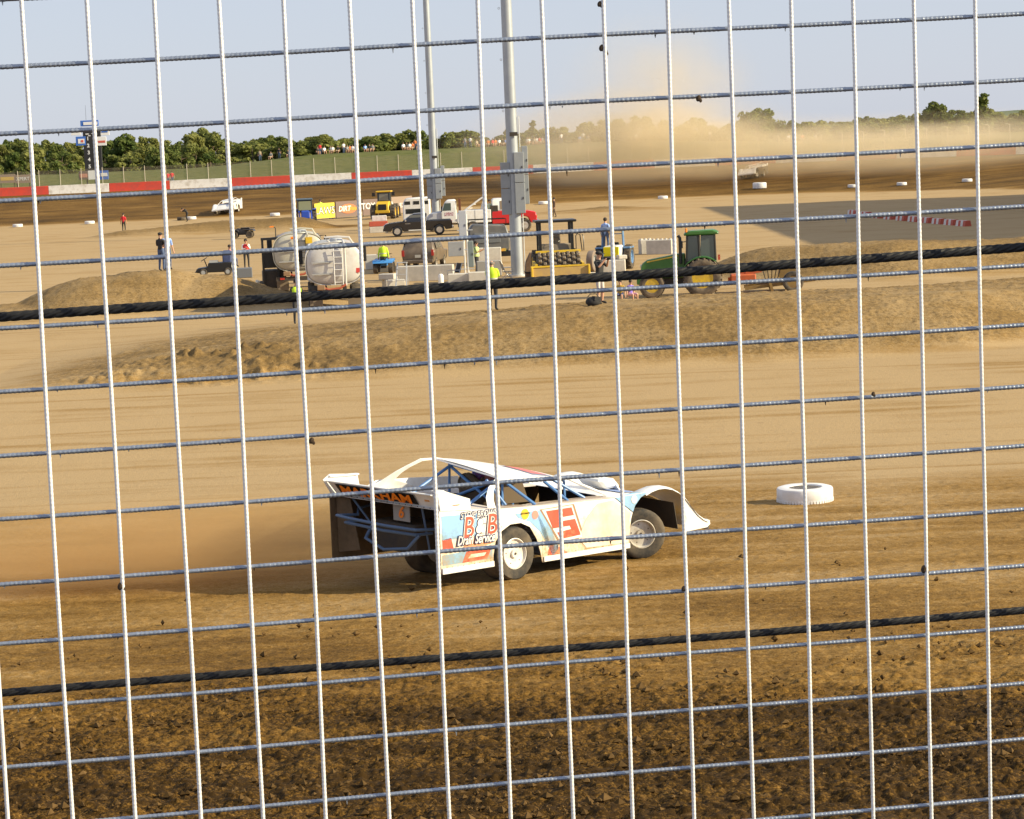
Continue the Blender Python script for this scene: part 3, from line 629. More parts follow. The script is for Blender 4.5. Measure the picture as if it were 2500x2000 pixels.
        lab('STEVE BROWN', -1.98, .985, .125, mat('deep_navy', (.03, .03, .10), .5), t, .008, bold=.010, shear=.25, xs=.82)
        lab('STEVE BROWN', -1.98, .985, .125, WHITE, t, .012, bold=.0, shear=.25, xs=.82)
        for bx, ch, sz in ((-2.20, 'B', .40), (-1.98, '&', .24), (-1.77, 'B', .40)):
            lab(ch, bx, .82, sz, mat('deep_navy', (.03, .03, .10), .5), t, .009, bold=.026, shear=.18, xs=.9)
            lab(ch, bx, .82, sz, WHITE, t, .013, bold=.017, shear=.18, xs=.9)
            if ch == 'B': lab(ch, bx, .82, sz, RED, t, .017, bold=.002, shear=.18, xs=.9)
        lab('Drain Service', -2.07, .655, .17, mat('deep_navy', (.03, .03, .10), .5), t, .018, bold=.016, shear=.35, xs=.74)
        lab('Drain Service', -2.07, .655, .17, WHITE, t, .022, bold=.003, shear=.35, xs=.74)
        dec('red_patch', [(-2.32, .36), (-1.86, .37), (-1.78, .50), (-2.24, .50)], RED, t, .007); dec('white_streak', [(-2.22, .41), (-1.92, .415), (-1.88, .455), (-2.16, .46)], WHITEM, t, .010)
        z = MB(); z.lathe([(.075, 0), (.075, .003)], (-1.12, yy - .007, .90), n=16); z.build('yellow_badge', YELLOW, t, fn=lambda x, y, z: sh(x * 1., y, z)); lab("LET'S RACE", -1.12, .91, .034, BLACK, t, .012)
        z = MB(); z.lathe([(.062, 0), (.062, .003)], (-.93, yy - .008, .87), n=16); z.build('red_dot', mat('pale_red', (.7, .25, .2), .5), t, fn=sh)
        z = MB(); z.lathe([(.11, 0), (.11, .003)], (-2.40, -1.006, 1.19), n=18); z.build('oval_badge', mat('oval_blue', (.35, .5, .7), .4), t, fn=lambda x, y, z: sh(-2.4 + (x + 2.4) * 1.0, y, 1.19 + (z - 1.19) * .45))
        z = MB(); z.prism([(-2.48, 1.16), (-2.32, 1.16), (-2.36, 1.145), (-2.44, 1.145)], -1.012, -1.009); z.build('orange_swoosh', ORANGE, t, fn=sh)
        z = MB(); z.lathe([(.06, 0), (.06, .003)], (1.06, yy - .006, .89), n=16); z.build('round_badge', WHITE, t, fn=sh)
        z = MB(); z.grid(lambda u, v: tuple(Vector(roof(.60 + .28 * u, .10 + .55 * v)) + Vector((0, 0, .006))), 4, 4); z.build('roof_number_back', mat('grey_blue_outline', (.30, .34, .5), .5), rf, fn=sh)
        z = MB(); z.grid(lambda u, v: tuple(Vector(roof(.63 + .22 * u, .15 + .46 * v)) + Vector((0, 0, .010))), 4, 4); z.build('roof_number', mat('faded_red', (.70, .18, .16), .5), rf, fn=sh)
        z = MB(); z.sheet([(1.30, -.50, .905), (1.62, -.48, .88), (1.55, -.1, .885), (1.28, -.15, .905)], .003); z.build('hood_decal', mat('hood_blue', (.25, .34, .6), .5), t, fn=lambda x, y, z: sh(x, y, z + .006))
        z = MB()
        for k in range(16): z.ell((-2.70 - .0, -.85 + .11 * k, 1.125), (.008, .008, .008), None, 5, 3)
        for k in range(9): z.ell((-2.6 + .1 * k, -1.004, .325), (.008, .004, .008), None, 5, 3); z.ell((-.7 + .18 * k, -1.004, .285), (.008, .004, .008), None, 5, 3)
        z.build('rivets', DARK, t, fn=sh)
        z = MB(); z.box((-2.70, -.80, 1.235), (.01, .08, .05)); z.build('tail_badge', mat('amber_badge', (.5, .22, .06), .5), t, fn=sh)
    # wheels (unsprung: stand on the ground)
    rm = s.get('rim', mat('white_rim', (.74, .72, .68), .45, c2=(.55, .48, .40), scale=5))
    wheel(t, (-1.32, -.80, .37), .75, .40, 0, rm, bulge=-.15); wheel(t, (-1.32, .80, .37), .75, .40, 0, rm, face=1)
    wheel(t, (1.32, -.82, .36), .73, .32, R_(-30), RIM); wheel(t, (1.32, .82, .36), .73, .32, R_(-30), RIM, face=1)
    q = MB(); q.cyl((-1.32, -.7, .37), (-1.32, .7, .37), .06); q.cyl((1.32, -.7, .36), (1.32, .7, .36), .04); q.cyl((-1.3, 0, .37), (.8, .1, .40), .05)
    for sg in (-1, 1): q.bar((1.32, sg * .75, .36), (1.1, sg * .3, .45), .05, .04); q.cyl((1.35, sg * .6, .4), (1.45, sg * .45, .82), .03); q.bar((-1.9, sg * .4, .42), (1.7, sg * .35, .38), .06, .08)
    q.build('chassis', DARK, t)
    return t
late_model('race_car', 'white and light blue dirt race car with red number, sliding on the near track', 'race car', car_basis(.25, 34.5, R_(43)))
# ------------------------------------------------------------------ far wall of red and white blocks
def wall_path(d, s):
    """point at offset d outside the inner edge, arc length s along the far straight (s = 0 at x = 10)"""
    r = 45 + d
    if s <= 0: return Vector((10 + s, 213 + r, 0)), Vector((1, 0, 0))
    a = s / r
    return Vector((10 + r * math.sin(a), 213 + r * math.cos(a), 0)), Vector((math.cos(a), -math.sin(a), 0))
WD = 34.0
def make_wall():
    t = thing('track_wall', 'low concrete wall of red and white blocks along the far side of the track', 'wall', (10, 292, 3))
    wr = mat('wall_red', (.68, .065, .035), .7, c2=(.50, .07, .05), scale=1.2, bump=.1); ww = mat('wall_white', (.84, .81, .76), .75, c2=(.55, .49, .41), scale=1.5, lo=.45, hi=.7)
    L = 7.3; s = -104.6 + 3.5; k = 0
    while s < 95:
        p, d0 = wall_path(WD, s + .02); q, d1 = wall_path(WD, s + L - .02); m = MB(); n = 4; rings = []
        for i in range(n + 1):
            c, d = wall_path(WD, s + .02 + (L - .04) * i / n); nrm = Vector((-d.y, d.x, 0)); z0 = gz(c.x, c.y) - .35; z1 = gz(c.x, c.y) + 1.0
            rings.append([c + nrm * a + Vector((0, 0, b)) - Vector((10, 292, 3)) for a, b in ((-.22, z0), (-.12, z0 + .6), (-.10, z1), (.12, z1), (.24, z0))])
        m.loft(rings); m.build('wall_block', wr if k % 2 == 0 else ww, t, bevel=.02)
        s += L; k += 1
    # debris fence on top of the wall
    f = thing('debris_fence', 'pale chain link fence with thin posts standing behind the red and white wall', 'fence', (10, 292.5, 3))
    pm = mat('fence_pole', (.5, .45, .36), .6); off = Vector((10, 292.5, 3)); tops = []
    s = -104; pole = None
    while s < 95:
        c, d = wall_path(WD + .45, s); z = gz(c.x, c.y); m = MB(); h = 2.9 + .5 * float(sstep(0, 60, s))
        m.cyl((0, 0, 0), (0, 0, h), .04, n=6)
        if s > 20: m.bar((0, 0, h), (-.5, -.1, h + .12), .05, .05)
        o = m.build('post', pm, f); o.location = c + Vector((0, 0, z)) - off
        tops.append((c + Vector((0, 0, z)), h)); s += 2.55
    net = bpy.data.materials.new('chain_link'); net.use_nodes = True; n = net.node_tree.nodes; l = net.node_tree.links
    b = n['Principled BSDF']; b.inputs['Base Color'].default_value = (.32, .28, .20, 1); b.inputs['Roughness'].default_value = .6
    tr = n.new('ShaderNodeBsdfTransparent'); mx = n.new('ShaderNodeMixShader'); out = n['Material Output']
    w1 = n.new('ShaderNodeTexNoise'); w1.inputs['Scale'].default_value = 3; mr_ = n.new('ShaderNodeMapRange'); mr_.inputs[3].default_value = .12; mr_.inputs[4].default_value = .34
    l.new(w1.outputs['Fac'], mr_.inputs[0]); l.new(mr_.outputs[0], mx.inputs[0]); l.new(tr.outputs[0], mx.inputs[1]); l.new(b.outputs[0], mx.inputs[2]); l.new(mx.outputs[0], out.inputs['Surface'])
    for (p, h), (q, h2) in zip(tops[:-1], tops[1:]):
        m = MB(); m.quad(p + Vector((0, .05, .1)) - off, q + Vector((0, .05, .1)) - off, q + Vector((0, .05, h2 - .1)) - off, p + Vector((0, .05, h - .1)) - off); m.build('mesh_panel', net, f)
make_wall()
# ------------------------------------------------------------------ trees
def leaf_mat(name, c1, c2):
    m = bpy.data.materials.new(name); m.use_nodes = True; n = m.node_tree.nodes; l = m.node_tree.links; b = n['Principled BSDF']
    oi = n.new('ShaderNodeObjectInfo'); g = n.new('ShaderNodeNewGeometry'); t = n.new('ShaderNodeTexNoise'); t.inputs['Scale'].default_value = .9; t.inputs['Detail'].default_value = 5
    tc = n.new('ShaderNodeTexCoord'); l.new(tc.outputs['Object'], t.inputs['Vector'])
    a = n.new('ShaderNodeMath'); a.operation = 'ADD'; l.new(t.outputs['Fac'], a.inputs[0])
    s = n.new('ShaderNodeMath'); s.operation = 'MULTIPLY_ADD'; l.new(oi.outputs['Random'], s.inputs[0]); s.inputs[1].default_value = .5; s.inputs[2].default_value = -.25; l.new(s.outputs[0], a.inputs[1])
    r = n.new('ShaderNodeValToRGB'); r.color_ramp.elements[0].position = .25; r.color_ramp.elements[1].position = .75; r.color_ramp.elements[0].color = (*c1, 1); r.color_ramp.elements[1].color = (*c2, 1)
    l.new(a.outputs[0], r.inputs[0]); l.new(r.outputs[0], b.inputs['Base Color']); b.inputs['Roughness'].default_value = .7; b.inputs['Specular IOR Level'].default_value = .2
    tl = n.new('ShaderNodeBsdfTranslucent'); l.new(r.outputs[0], tl.inputs[0]); mx = n.new('ShaderNodeMixShader'); mx.inputs[0].default_value = .42
    l.new(b.outputs[0], mx.inputs[1]); l.new(tl.outputs[0], mx.inputs[2]); l.new(mx.outputs[0], n['Material Output'].inputs['Surface']); return m
LEAF = leaf_mat('leaves', (.095, .135, .032), (.27, .275, .080)); LEAF2 = leaf_mat('pale_leaves', (.09, .13, .03), (.22, .24, .07))
BARK = mat('bark', (.10, .07, .045), .9, c2=(.16, .12, .08), scale=8)
def tree_meshes(seed, H, W, kind):
    r = random.Random(seed); q = np.random.default_rng(seed)
    tb = MB(); limbs = []
    tb.tube([(0, 0, -.3), (.05 * W, 0, H * .25), (.0, .03 * W, H * .5), (.04 * W, 0, H * .78)], [H * .028, H * .022, H * .016, H * .006], 7)
    for k in range(9):
        a = r.uniform(0, 6.28); z0 = H * r.uniform(.18, .6); L = W * r.uniform(.25, .48)
        e = Vector((math.cos(a) * L, math.sin(a) * L, z0 + H * r.uniform(.08, .25))); tb.tube([(0, 0, z0), e * .5 + Vector((0, 0, z0 * .5 - H * .02)), e], [H * .012, H * .008, H * .003], 5); limbs.append(e)
    blobs = []
    nb = {'round': 22, 'poplar': 14, 'wispy': 12, 'shrub': 14}[kind]
    for k in range(nb):
        a = r.uniform(0, 6.28)
        if kind == 'poplar': z = H * r.uniform(.15, .97); R = W * .26 * (1.1 - z / H) + .25; p = Vector((math.cos(a) * R * .7, math.sin(a) * R * .7, z)); br = R * .8 + .2
        elif kind == 'wispy': z = H * r.uniform(.25, .98); R = W * .5 * (1.05 - (z / H)) + .1; p = Vector((math.cos(a) * R, math.sin(a) * R, z)); br = W * r.uniform(.08, .16)
        elif kind == 'shrub': z = H * r.uniform(.12, .8); R = W * .42 * (1 - (z / H) ** 2 * .6); p = Vector((math.cos(a) * R, math.sin(a) * R, z)); br = W * r.uniform(.13, .22)
        else:
            u = r.uniform(.15, 1); z = H * (.22 + .70 * u); R = W * .46 * math.sqrt(max(0, 1 - ((u - .42) / .62) ** 2)) * math.sqrt(r.uniform(.25, 1)); p = Vector((math.cos(a) * R, math.sin(a) * R, z)); br = W * r.uniform(.10, .19)
        blobs.append((p, br))
    n = {'round': 3000, 'poplar': 1700, 'wispy': 1100, 'shrub': 1500}[kind]
    wts = np.array([b[1] ** 2 for b in blobs]); ch = q.choice(len(blobs), n, p=wts / wts.sum())
    C = np.array([blobs[i][0] for i in ch]); Rr = np.array([blobs[i][1] for i in ch])
    dirs = q.normal(size=(n, 3)); dirs /= np.linalg.norm(dirs, axis=1)[:, None]
    P = C + dirs * (Rr * q.uniform(.45, 1.12, n) ** .7)[:, None] * np.array([1, 1, .85])
    nrm = dirs + q.normal(size=(n, 3)) * .7; nrm /= np.linalg.norm(nrm, axis=1)[:, None]
    u = np.cross(nrm, q.normal(size=(n, 3))); u /= np.linalg.norm(u, axis=1)[:, None]; v = np.cross(nrm, u)
    s = (q.uniform(.10, .24, n) * (.8 + H / 18))[:, None]
    Q = np.stack([P - u * s - v * s * .7, P + u * s * .9 - v * s * .8, P + u * s + v * s * .75 + nrm * s * .3, P - u * s * .8 + v * s], 1).reshape(-1, 3)
    me = bpy.data.meshes.new('crown'); me.from_pydata(Q.tolist(), [], np.arange(n * 4).reshape(-1, 4).tolist()); me.materials.append(LEAF if kind != 'wispy' else LEAF2)
    return tb.mesh('trunk', BARK), me
TV = [tree_meshes(20 + i, 8, 6.0 + .5 * (i % 3), 'round') for i in range(6)]; TP = tree_meshes(60, 8, 3.6, 'poplar'); TW = tree_meshes(61, 8, 5, 'wispy'); TS = [tree_meshes(70 + i, 4, 4.4, 'shrub') for i in range(4)]
def plant(name, ms, loc, sz, sxy, rz, label, group=None, cat='tree'):
    t = thing(name, label, cat, loc, rz, group); t.scale = (sxy, sxy, sz); mkobj('trunk', ms[0], t); mkobj('crown', ms[1], t); return t
def hor(x): return 342 - .0435 * (x - 1250)
sil = [(0, 356), (23, 346), (52, 340), (80, 354), (112, 346), (140, 352), (172, 350), (205, 352), (238, 352), (270, 346), (300, 331), (330, 330), (362, 338), (400, 346), (438, 346), (470, 330), (494, 317), (516, 324), (545, 341), (575, 349), (602, 345), (628, 342), (652, 334), (672, 334), (698, 342), (722, 346), (745, 345), (762, 336), (784, 331), (808, 344), (835, 344), (855, 338), (880, 342), (906, 334), (938, 328), (965, 336), (1000, 338), (1050, 338), (1082, 336), (1112, 337), (1146, 331), (1178, 339), (1212, 340), (1245, 342), (1352, 334), (1384, 338), (1418, 338), (1452, 308), (1482, 303), (1512, 311), (1545, 321), (1578, 334), (1610, 338), (1645, 312), (1680, 322), (1715, 330), (1750, 322), (1935, 320), (1972, 314), (2012, 309), (2050, 313), (2082, 310), (2112, 299), (2142, 305), (2175, 302), (2205, 295), (2335, 284), (2362, 290), (2445, 296), (2475, 302), (2500, 300), (2540, 298), (-40, 350), (-90, 345)]
GT = 'trees along the woodland edge behind the track'
for i, (px, py) in enumerate(sil):
    if px > 1900: py -= 14
    Y = 352 + (i * 37 % 23) + (16 if px > 1400 else 0); p = at_y(px, py, Y); g = gz(p.x, Y) - .2; h = (p.z - g) * 1.03
    sxy = (h / 8) * random.uniform(.78, 1.05); plant('tree', TV[i % 6], (p.x, Y, g), h / 8, max(sxy, .6), random.uniform(0, 6), 'leafy green tree in the woodland edge along the horizon', GT)
for nm, ms, px, py, Y, wf, lab in (('tree', TW, 1300, 297, 345, 1.0, 'thin wispy tree rising just right of the thicker light mast'), ('tree', TV[2], 1848, 263, 350, 1.15, 'large round tree fading into the brown dust cloud'), ('tree', TV[4], 2282, 250, 352, 1.1, 'broad dark green tree left of the slender tall one at right'), ('tree', TP, 2400, 226, 350, 1.3, 'slender tall tree with upright tops near the right edge')):
    p = at_y(px, py, Y); g = gz(p.x, Y) - .2; h = p.z - g; plant(nm, ms, (p.x, Y, g), h / 8, h / 8 * wf, 1.0, lab, GT)
GS = 'low bushes below the woodland edge'
for i in range(78):
    px = -60 + 2620 * i / 77 + random.uniform(-14, 14); Y = 344 + random.uniform(-4, 8) + (8 if px > 1400 else 0)
    p = at_y(px, hor(px), Y); g = gz(p.x, Y) - .3; h = random.uniform(2.6, 4.2) * (1.0 if px < 1200 else .95)
    if 560 < px < 1420: h *= .8
    plant('bush', TS[i % 4], (p.x, Y, g), h / 4, random.uniform(.8, 1.1), random.uniform(0, 6), 'low leafy bush at the foot of the woodland edge', GS, 'bush')
# hills on the horizon
m = MB(); pts = [(-3200 + 160 * i, 2900 + 500 * math.sin(i * .7)) for i in range(46)]
hm = lambda x: 6 + 8 * math.exp(-((x - 640) / 200) ** 2) + 3 * math.sin(x * .004) + 1.5 * math.sin(x * .021)
for i in range(45):
    (x0, y0), (x1, y1) = pts[i], pts[i + 1]
    m.quad((x0, 2500, -3), (x1, 2500, -3), (x1, 3000, hm(x1)), (x0, 3000, hm(x0))); m.quad((x0, 3000, hm(x0)), (x1, 3000, hm(x1)), (x1, 3600, -3), (x0, 3600, -3))
m.build('hills', mat('far_woodland', (.05, .085, .03), .9, c2=(.08, .11, .04), scale=.01), kind='structure', smooth=60)
# ------------------------------------------------------------------ scoreboard tower
def scoreboard():
    Y = 303; k = Y / FPX; B0 = at_y(222, 440, Y); g = gz(B0.x, Y); t = thing('scoreboard_tower', 'black scoreboard column with white numbers one to five and small sign panels', 'scoreboard', (B0.x, Y, g))
    def xz(px, py): p = at_y(px, py, Y); return p.x - B0.x, p.z - g
    def panel(name, x0, y0, x1, y1, m, d=.1, dy=0):
        a = xz(x0, y1); b = xz(x1, y0); q = MB(); q.box(((a[0] + b[0]) / 2, dy, (a[1] + b[1]) / 2), (b[0] - a[0], d, b[1] - a[1])); return q.build(name, m, t, bevel=.015)
    bk = mat('scoreboard_black', (.02, .02, .022), .6); bl = mat('sign_blue', (.05, .16, .55), .5); w_ = mat('sign_white', (.8, .8, .8), .5); rd = mat('sign_red', (.6, .12, .08), .5)
    panel('column', 208, 312, 244, 420, bk, .5, .2); q = MB()
    for x in (-.5, .5): q.cyl((x, .2, -.3), (x, .2, 2), .08)
    q.build('leg', bk, t)
    panel('top_sign', 197, 293, 240, 309, bl, .3); panel('top_sign_face', 204, 297, 238, 306, w_, .02, -.17)
    for x0, x1 in ((174, 197), (246, 266)):
        o = panel('side_sign', x0, 313, x1, 331, w_, .12); panel('side_sign_stripe', x0 + 2, 320, x1 - 3, 324, bl, .02, -.08); panel('side_sign_band', x0 + 1, 313.5, x1 - 1, 316, rd, .02, -.08)
    panel('side_sign', 186, 333, 209, 356, bl, .12); panel('side_sign_logo', 191, 339, 206, 351, w_, .02, -.08); panel('side_sign_logo', 198, 342, 204, 348, rd, .02, -.1)
    panel('side_sign', 238, 333, 259, 356, w_, .12); panel('side_sign_logo', 240, 343, 257, 349, rd, .02, -.08)
    panel('lower_sign', 194, 417, 216, 439, mat('sign_brown', (.16, .12, .10), .6), .1, -.3); panel('lower_sign_logo', 196, 424, 214, 434, mat('sign_salmon', (.55, .25, .18), .6), .02, -.37); panel('lower_sign', 217, 416, 236, 439, w_, .1, -.3); panel('lower_sign', 244, 416, 265, 439, bl, .1, -.3); panel('lower_sign_logo', 247, 422, 263, 431, w_, .02, -.37)
    q = MB(); a = xz(210, 293); b = xz(208, 257); q.cyl((a[0], 0, a[1]), (b[0], 0, b[1]), .02, .012, 5); q.build('antenna', bk, t)
    for i, y in enumerate((339, 356, 373, 390, 407)):
        p = xz(214.5 + i * 1.2, y); text('number', str(i + 1), .62, frame(Vector((p[0], -.06, p[1])), (1, 0, 0), (0, 0, 1)), w_, t, bold=.02)
    p = xz(213, 327.5); q = MB(); q.box((p[0], -.06, p[1]), (.4, .02, .12)); p2 = xz(228, 326); q.box((p2[0], -.06, p2[1]), (.5, .02, .06)); q.box((p[0] + .25, -.06, p[1] - .22), (.3, .02, .1)); q.build('heading_bars', w_, t)
scoreboard()
def board(px0, py0, px1, py1, Y, m, label, txt=None, tm=None, band=None):
    a = at_y(px0, py1, Y); b = at_y(px1, py0, Y); t = thing('sign_board', label, 'sign', ((a.x + b.x) / 2, Y, gz((a.x + b.x) / 2, Y)))
    g = t.location.z; w_ = b.x - a.x; q = MB(); q.box((0, 0, (a.z + b.z) / 2 - g), (w_, .08, b.z - a.z)); q.build('panel', m, t, bevel=.01)
    q = MB(); q.box((-w_ * .4, .08, (a.z - g) / 2 - .1), (.08, .08, abs(a.z - g) + .4)); q.build('post', DARK, t); q = MB(); q.box((w_ * .4, .08, (a.z - g) / 2 - .1), (.08, .08, abs(a.z - g) + .4)); q.build('post', DARK, t)
    if txt: text('lettering', txt, (b.z - a.z) * .55, frame(Vector((0, -.06, (a.z + b.z) / 2 - g)), (1, 0, 0), (0, 0, 1)), tm, t, bold=.01)
    if band: q = MB(); q.box((0, -.05, (a.z + b.z) / 2 - g), (w_ * .8, .02, (b.z - a.z) * .4)); q.build('band', band, t)
bwn = mat('board_brown', (.30, .22, .17), .7)
board(-2, 425, 37, 448, 301, bwn, 'brown board with a yellow band behind the wall at the far left', band=mat('band_yellow', (.6, .4, .1), .6))
board(38, 426, 74, 448, 301, bwn, 'brown board with white capital letters behind the wall at far left', 'XPERT', WHITE)
# ------------------------------------------------------------------ people
SKIN = mat('skin', (.50, .28, .18), .6); HAIRD = mat('dark_hair', (.025, .018, .012), .7)
def cloth(name, c): return mat('cloth_' + name, c, .85, c2=tuple(min(1, v * 1.35 + .01) for v in c), scale=7)
BONES = {}
def body_mesh(P, rad, bones, mats, level=1, hands=True):
    """P: joints, bones: (a, b, material index); one skinned surface"""
    names = list(P); idx = {k: i for i, k in enumerate(names)}
    me = bpy.data.meshes.new('body'); me.from_pydata([tuple(P[k]) for k in names], [(idx[a], idx[b]) for a, b, _ in bones], [])
    o = bpy.data.objects.new('body_tmp', me); COL.objects.link(o); sk = o.modifiers.new('s', 'SKIN'); sk.use_smooth_shade = True
    for k in names:
        d = me.skin_vertices[0].data[idx[k]]; r = rad[k]; d.radius = r if isinstance(r, tuple) else (r, r); d.use_root = (k == 'pelvis')
    if level: ss = o.modifiers.new('u', 'SUBSURF'); ss.levels = level; ss.render_levels = level
    dg = bpy.context.evaluated_depsgraph_get(); out = bpy.data.meshes.new_from_object(o.evaluated_get(dg)); bpy.data.objects.remove(o)
    out.materials.clear()
    for m in mats: out.materials.append(m)
    A = np.array([P[a] for a, b, _ in bones], float); Bb = np.array([P[b] for a, b, _ in bones], float); MI = np.array([m for _, _, m in bones])
    C = np.zeros(len(out.polygons) * 3); out.polygons.foreach_get('center', C); C = C.reshape(-1, 3)
    D = Bb - A; L2 = (D ** 2).sum(1) + 1e-9; tt = np.clip(((C[:, None] - A) * D).sum(-1) / L2, 0, 1); dd = np.linalg.norm(C[:, None] - A - tt[..., None] * D, axis=-1)
    out.polygons.foreach_set('material_index', MI[dd.argmin(1)].astype(np.int32)); out.update(); return out
def person(label, loc, rz, shirt, pants, group=None, pose='stand', sleeve=True, shorts=False, arms=None, hair=HAIRD, cap=None, vest=None, scale=1.0, level=1, skin=SKIN, bald=False, hands=True, stride=.0, lean=0., extra=None, only_mesh=False):
    """faces local -y"""
    V = Vector
    if pose == 'stand':
        P = dict(pelvis=V((0, .0, .95)), waist=V((0, -.01, 1.08)), chest=V((0, 0, 1.30)), neck=V((0, .01, 1.48)), head=V((0, -.015, 1.62)), crown=V((0, .0, 1.72)),
                 hipL=V((.10, 0, .90)), hipR=V((-.10, 0, .90)), kneeL=V((.115, -.03 - stride * .5, .50)), kneeR=V((-.115, -.03 + stride * .5, .50)), ankL=V((.12, .02 - stride, .09)), ankR=V((-.12, .02 + stride, .09)), toeL=V((.14, -.16 - stride, .04)), toeR=V((-.14, -.16 + stride, .04)))
    elif pose == 'sit':
        P = dict(pelvis=V((0, .0, .48)), waist=V((0, .0, .62)), chest=V((0, -.02, .84)), neck=V((0, -.02, 1.02)), head=V((0, -.05, 1.16)), crown=V((0, -.03, 1.26)),
                 hipL=V((.11, -.02, .46)), hipR=V((-.11, -.02, .46)), kneeL=V((.16, -.44, .50)), kneeR=V((-.16, -.44, .50)), ankL=V((.16, -.42, .09)), ankR=V((-.16, -.42, .09)), toeL=V((.18, -.58, .04)), toeR=V((-.18, -.58, .04)))
    elif pose == 'bend':
        P = dict(pelvis=V((0, .12, .90)), waist=V((0, .02, 1.02)), chest=V((0, -.18, 1.16)), neck=V((0, -.33, 1.25)), head=V((0, -.43, 1.31)), crown=V((0, -.47, 1.40)),
                 hipL=V((.10, .10, .86)), hipR=V((-.10, .10, .86)), kneeL=V((.13, -.06, .48)), kneeR=V((-.13, .0, .48)), ankL=V((.13, .06, .09)), ankR=V((-.13, .12, .09)), toeL=V((.15, -.12, .04)), toeR=V((-.15, -.06, .04)))
    if lean:
        for k in ('waist', 'chest', 'neck', 'head', 'crown'): P[k] = P[k] + V((0, -lean * (P[k].z - P['pelvis'].z), 0))
    c = P['chest']; P['shL'] = c + V((.19, .01, .11)); P['shR'] = c + V((-.19, .01, .11))
    A = arms or (((.06, .03, -.29), (.03, -.08, -.25)), ((-.06, .03, -.29), (-.03, -.08, -.25)))
    for s, (e, w_) in zip('LR', A):
        P['el' + s] = P['sh' + s] + V(e); P['wr' + s] = P['el' + s] + V(w_); d = V(w_).normalized(); P['hd' + s] = P['wr' + s] + d * .085
    rad = dict(pelvis=(.165, .125), waist=(.145, .11), chest=(.175, .125), neck=.056, head=(.082, .098), crown=(.058, .068), hipL=.095, hipR=.095, kneeL=.062, kneeR=.062, ankL=.045, ankR=.045, toeL=.036, toeR=.036, shL=.066, shR=.066, elL=.045, elR=.045, wrL=.032, wrR=.032, hdL=.034, hdR=.034)
    S, PA, SK, SH = 0, 1, 2, 3
    B = [('pelvis', 'waist', S), ('waist', 'chest', S), ('chest', 'neck', S), ('neck', 'head', SK), ('head', 'crown', SK), ('pelvis', 'hipL', PA), ('pelvis', 'hipR', PA), ('hipL', 'kneeL', PA), ('hipR', 'kneeR', PA),
         ('kneeL', 'ankL', SK if shorts else PA), ('kneeR', 'ankR', SK if shorts else PA), ('ankL', 'toeL', SH), ('ankR', 'toeR', SH), ('chest', 'shL', S), ('chest', 'shR', S), ('shL', 'elL', S), ('shR', 'elR', S), ('elL', 'wrL', S if sleeve else SK), ('elR', 'wrR', S if sleeve else SK), ('wrL', 'hdL', SK), ('wrR', 'hdR', SK)]
    if hands:
        for s, sg in (('L', 1), ('R', -1)):
            d = (P['hd' + s] - P['wr' + s]).normalized(); sd = d.cross(V((0, 1, .2))).normalized(); fw = sd.cross(d)
            P['th' + s] = P['wr' + s] + d * .05 + fw * .055; rad['th' + s] = .011; B.append(('wr' + s, 'th' + s, SK))
            for k, o_ in enumerate((-.027, -.009, .009, .027)):
                ln = (.065, .08, .075, .055)[k]; P[f'f{k}{s}'] = P['hd' + s] + d * ln * .8 + sd * o_ - fw * .02; rad[f'f{k}{s}'] = .009; B.append(('hd' + s, f'f{k}{s}', SK))
    nose = P['head'] + V((0, -.105, .0)); P['nose'] = nose; rad['nose'] = .014; B.append(('head', 'nose', SK))
    me = body_mesh(P, rad, B, [shirt, pants, skin, mat('shoes', (.03, .028, .026), .7)], level)
    me.name = 'person'; zt = max(v.co.z for v in me.vertices); kf = (1.72 if pose == 'stand' else 1.27 if pose == 'sit' else 1.42) / zt
    me.transform(Matrix.Diagonal((kf, kf, kf, 1)))
    for k in P: P[k] = P[k] * kf
    if only_mesh: return me
    o = mkobj('person', me); o.location = loc; o.rotation_euler = (0, 0, rz); o.scale = (scale,) * 3; tag(o, label, 'person', group)
    h = P['head']; up = P['crown'] - P['head']
    if cap is not None:
        q = MB(); q.ell(h + V((0, .012, .075)), (.105, .118, .075), None, 12, 6); q.box(h + V((0, -.14, .055)), (.15, .11, .014), (.2, 0, 0)); q.build('cap', cap, o, smooth=60)
    elif not bald:
        q = MB(); q.ell(h + V((0, .022, .055)), (.105, .112, .105), None, 12, 7); q.build('hair', hair, o, smooth=80)
    else:
        q = MB(); q.ell(h + V((0, .03, .0)), (.098, .09, .06), None, 10, 6); q.build('hair', hair, o, smooth=80)
    for s in (-1, 1):
        q = MB(); q.ell(h + V((s * .034, -.093, .012)), (.014, .008, .009), None, 6, 4); q.build('eye', mat('eye_dark', (.05, .025, .02), .5), o)
        q = MB(); q.ell(h + V((s * .094, .01, .0)), (.012, .022, .032), None, 6, 4); q.build('ear', skin, o)
    q = MB(); q.box(h + V((0, -.092, -.052)), (.045, .01, .008)); q.build('mouth', mat('lip', (.25, .08, .06), .5), o)
    if vest is not None:
        q = MB(); rings = []
        pts = [(P['pelvis'] + V((0, 0, .0)), .195, .155), (P['waist'], .18, .145), (P['chest'] - V((0, 0, .06)), .20, .152), (P['chest'] + V((0, 0, .08)), .205, .145), (P['chest'] + V((0, .0, .155)), .13, .10)]
        for c_, a, b in pts: rings.append([c_ + V((math.cos(6.2832 * k / 16) * a, math.sin(6.2832 * k / 16) * b, 0)) for k in range(16)])
        q.loft(rings, False); vo = q.build('vest', vest, o, smooth=70)
        q = MB(); rings = []
        for dz in (-.025, .025): rings.append([P['waist'] + V((math.cos(6.2832 * k / 16) * .187, math.sin(6.2832 * k / 16) * .152, dz + .02)) for k in range(16)])
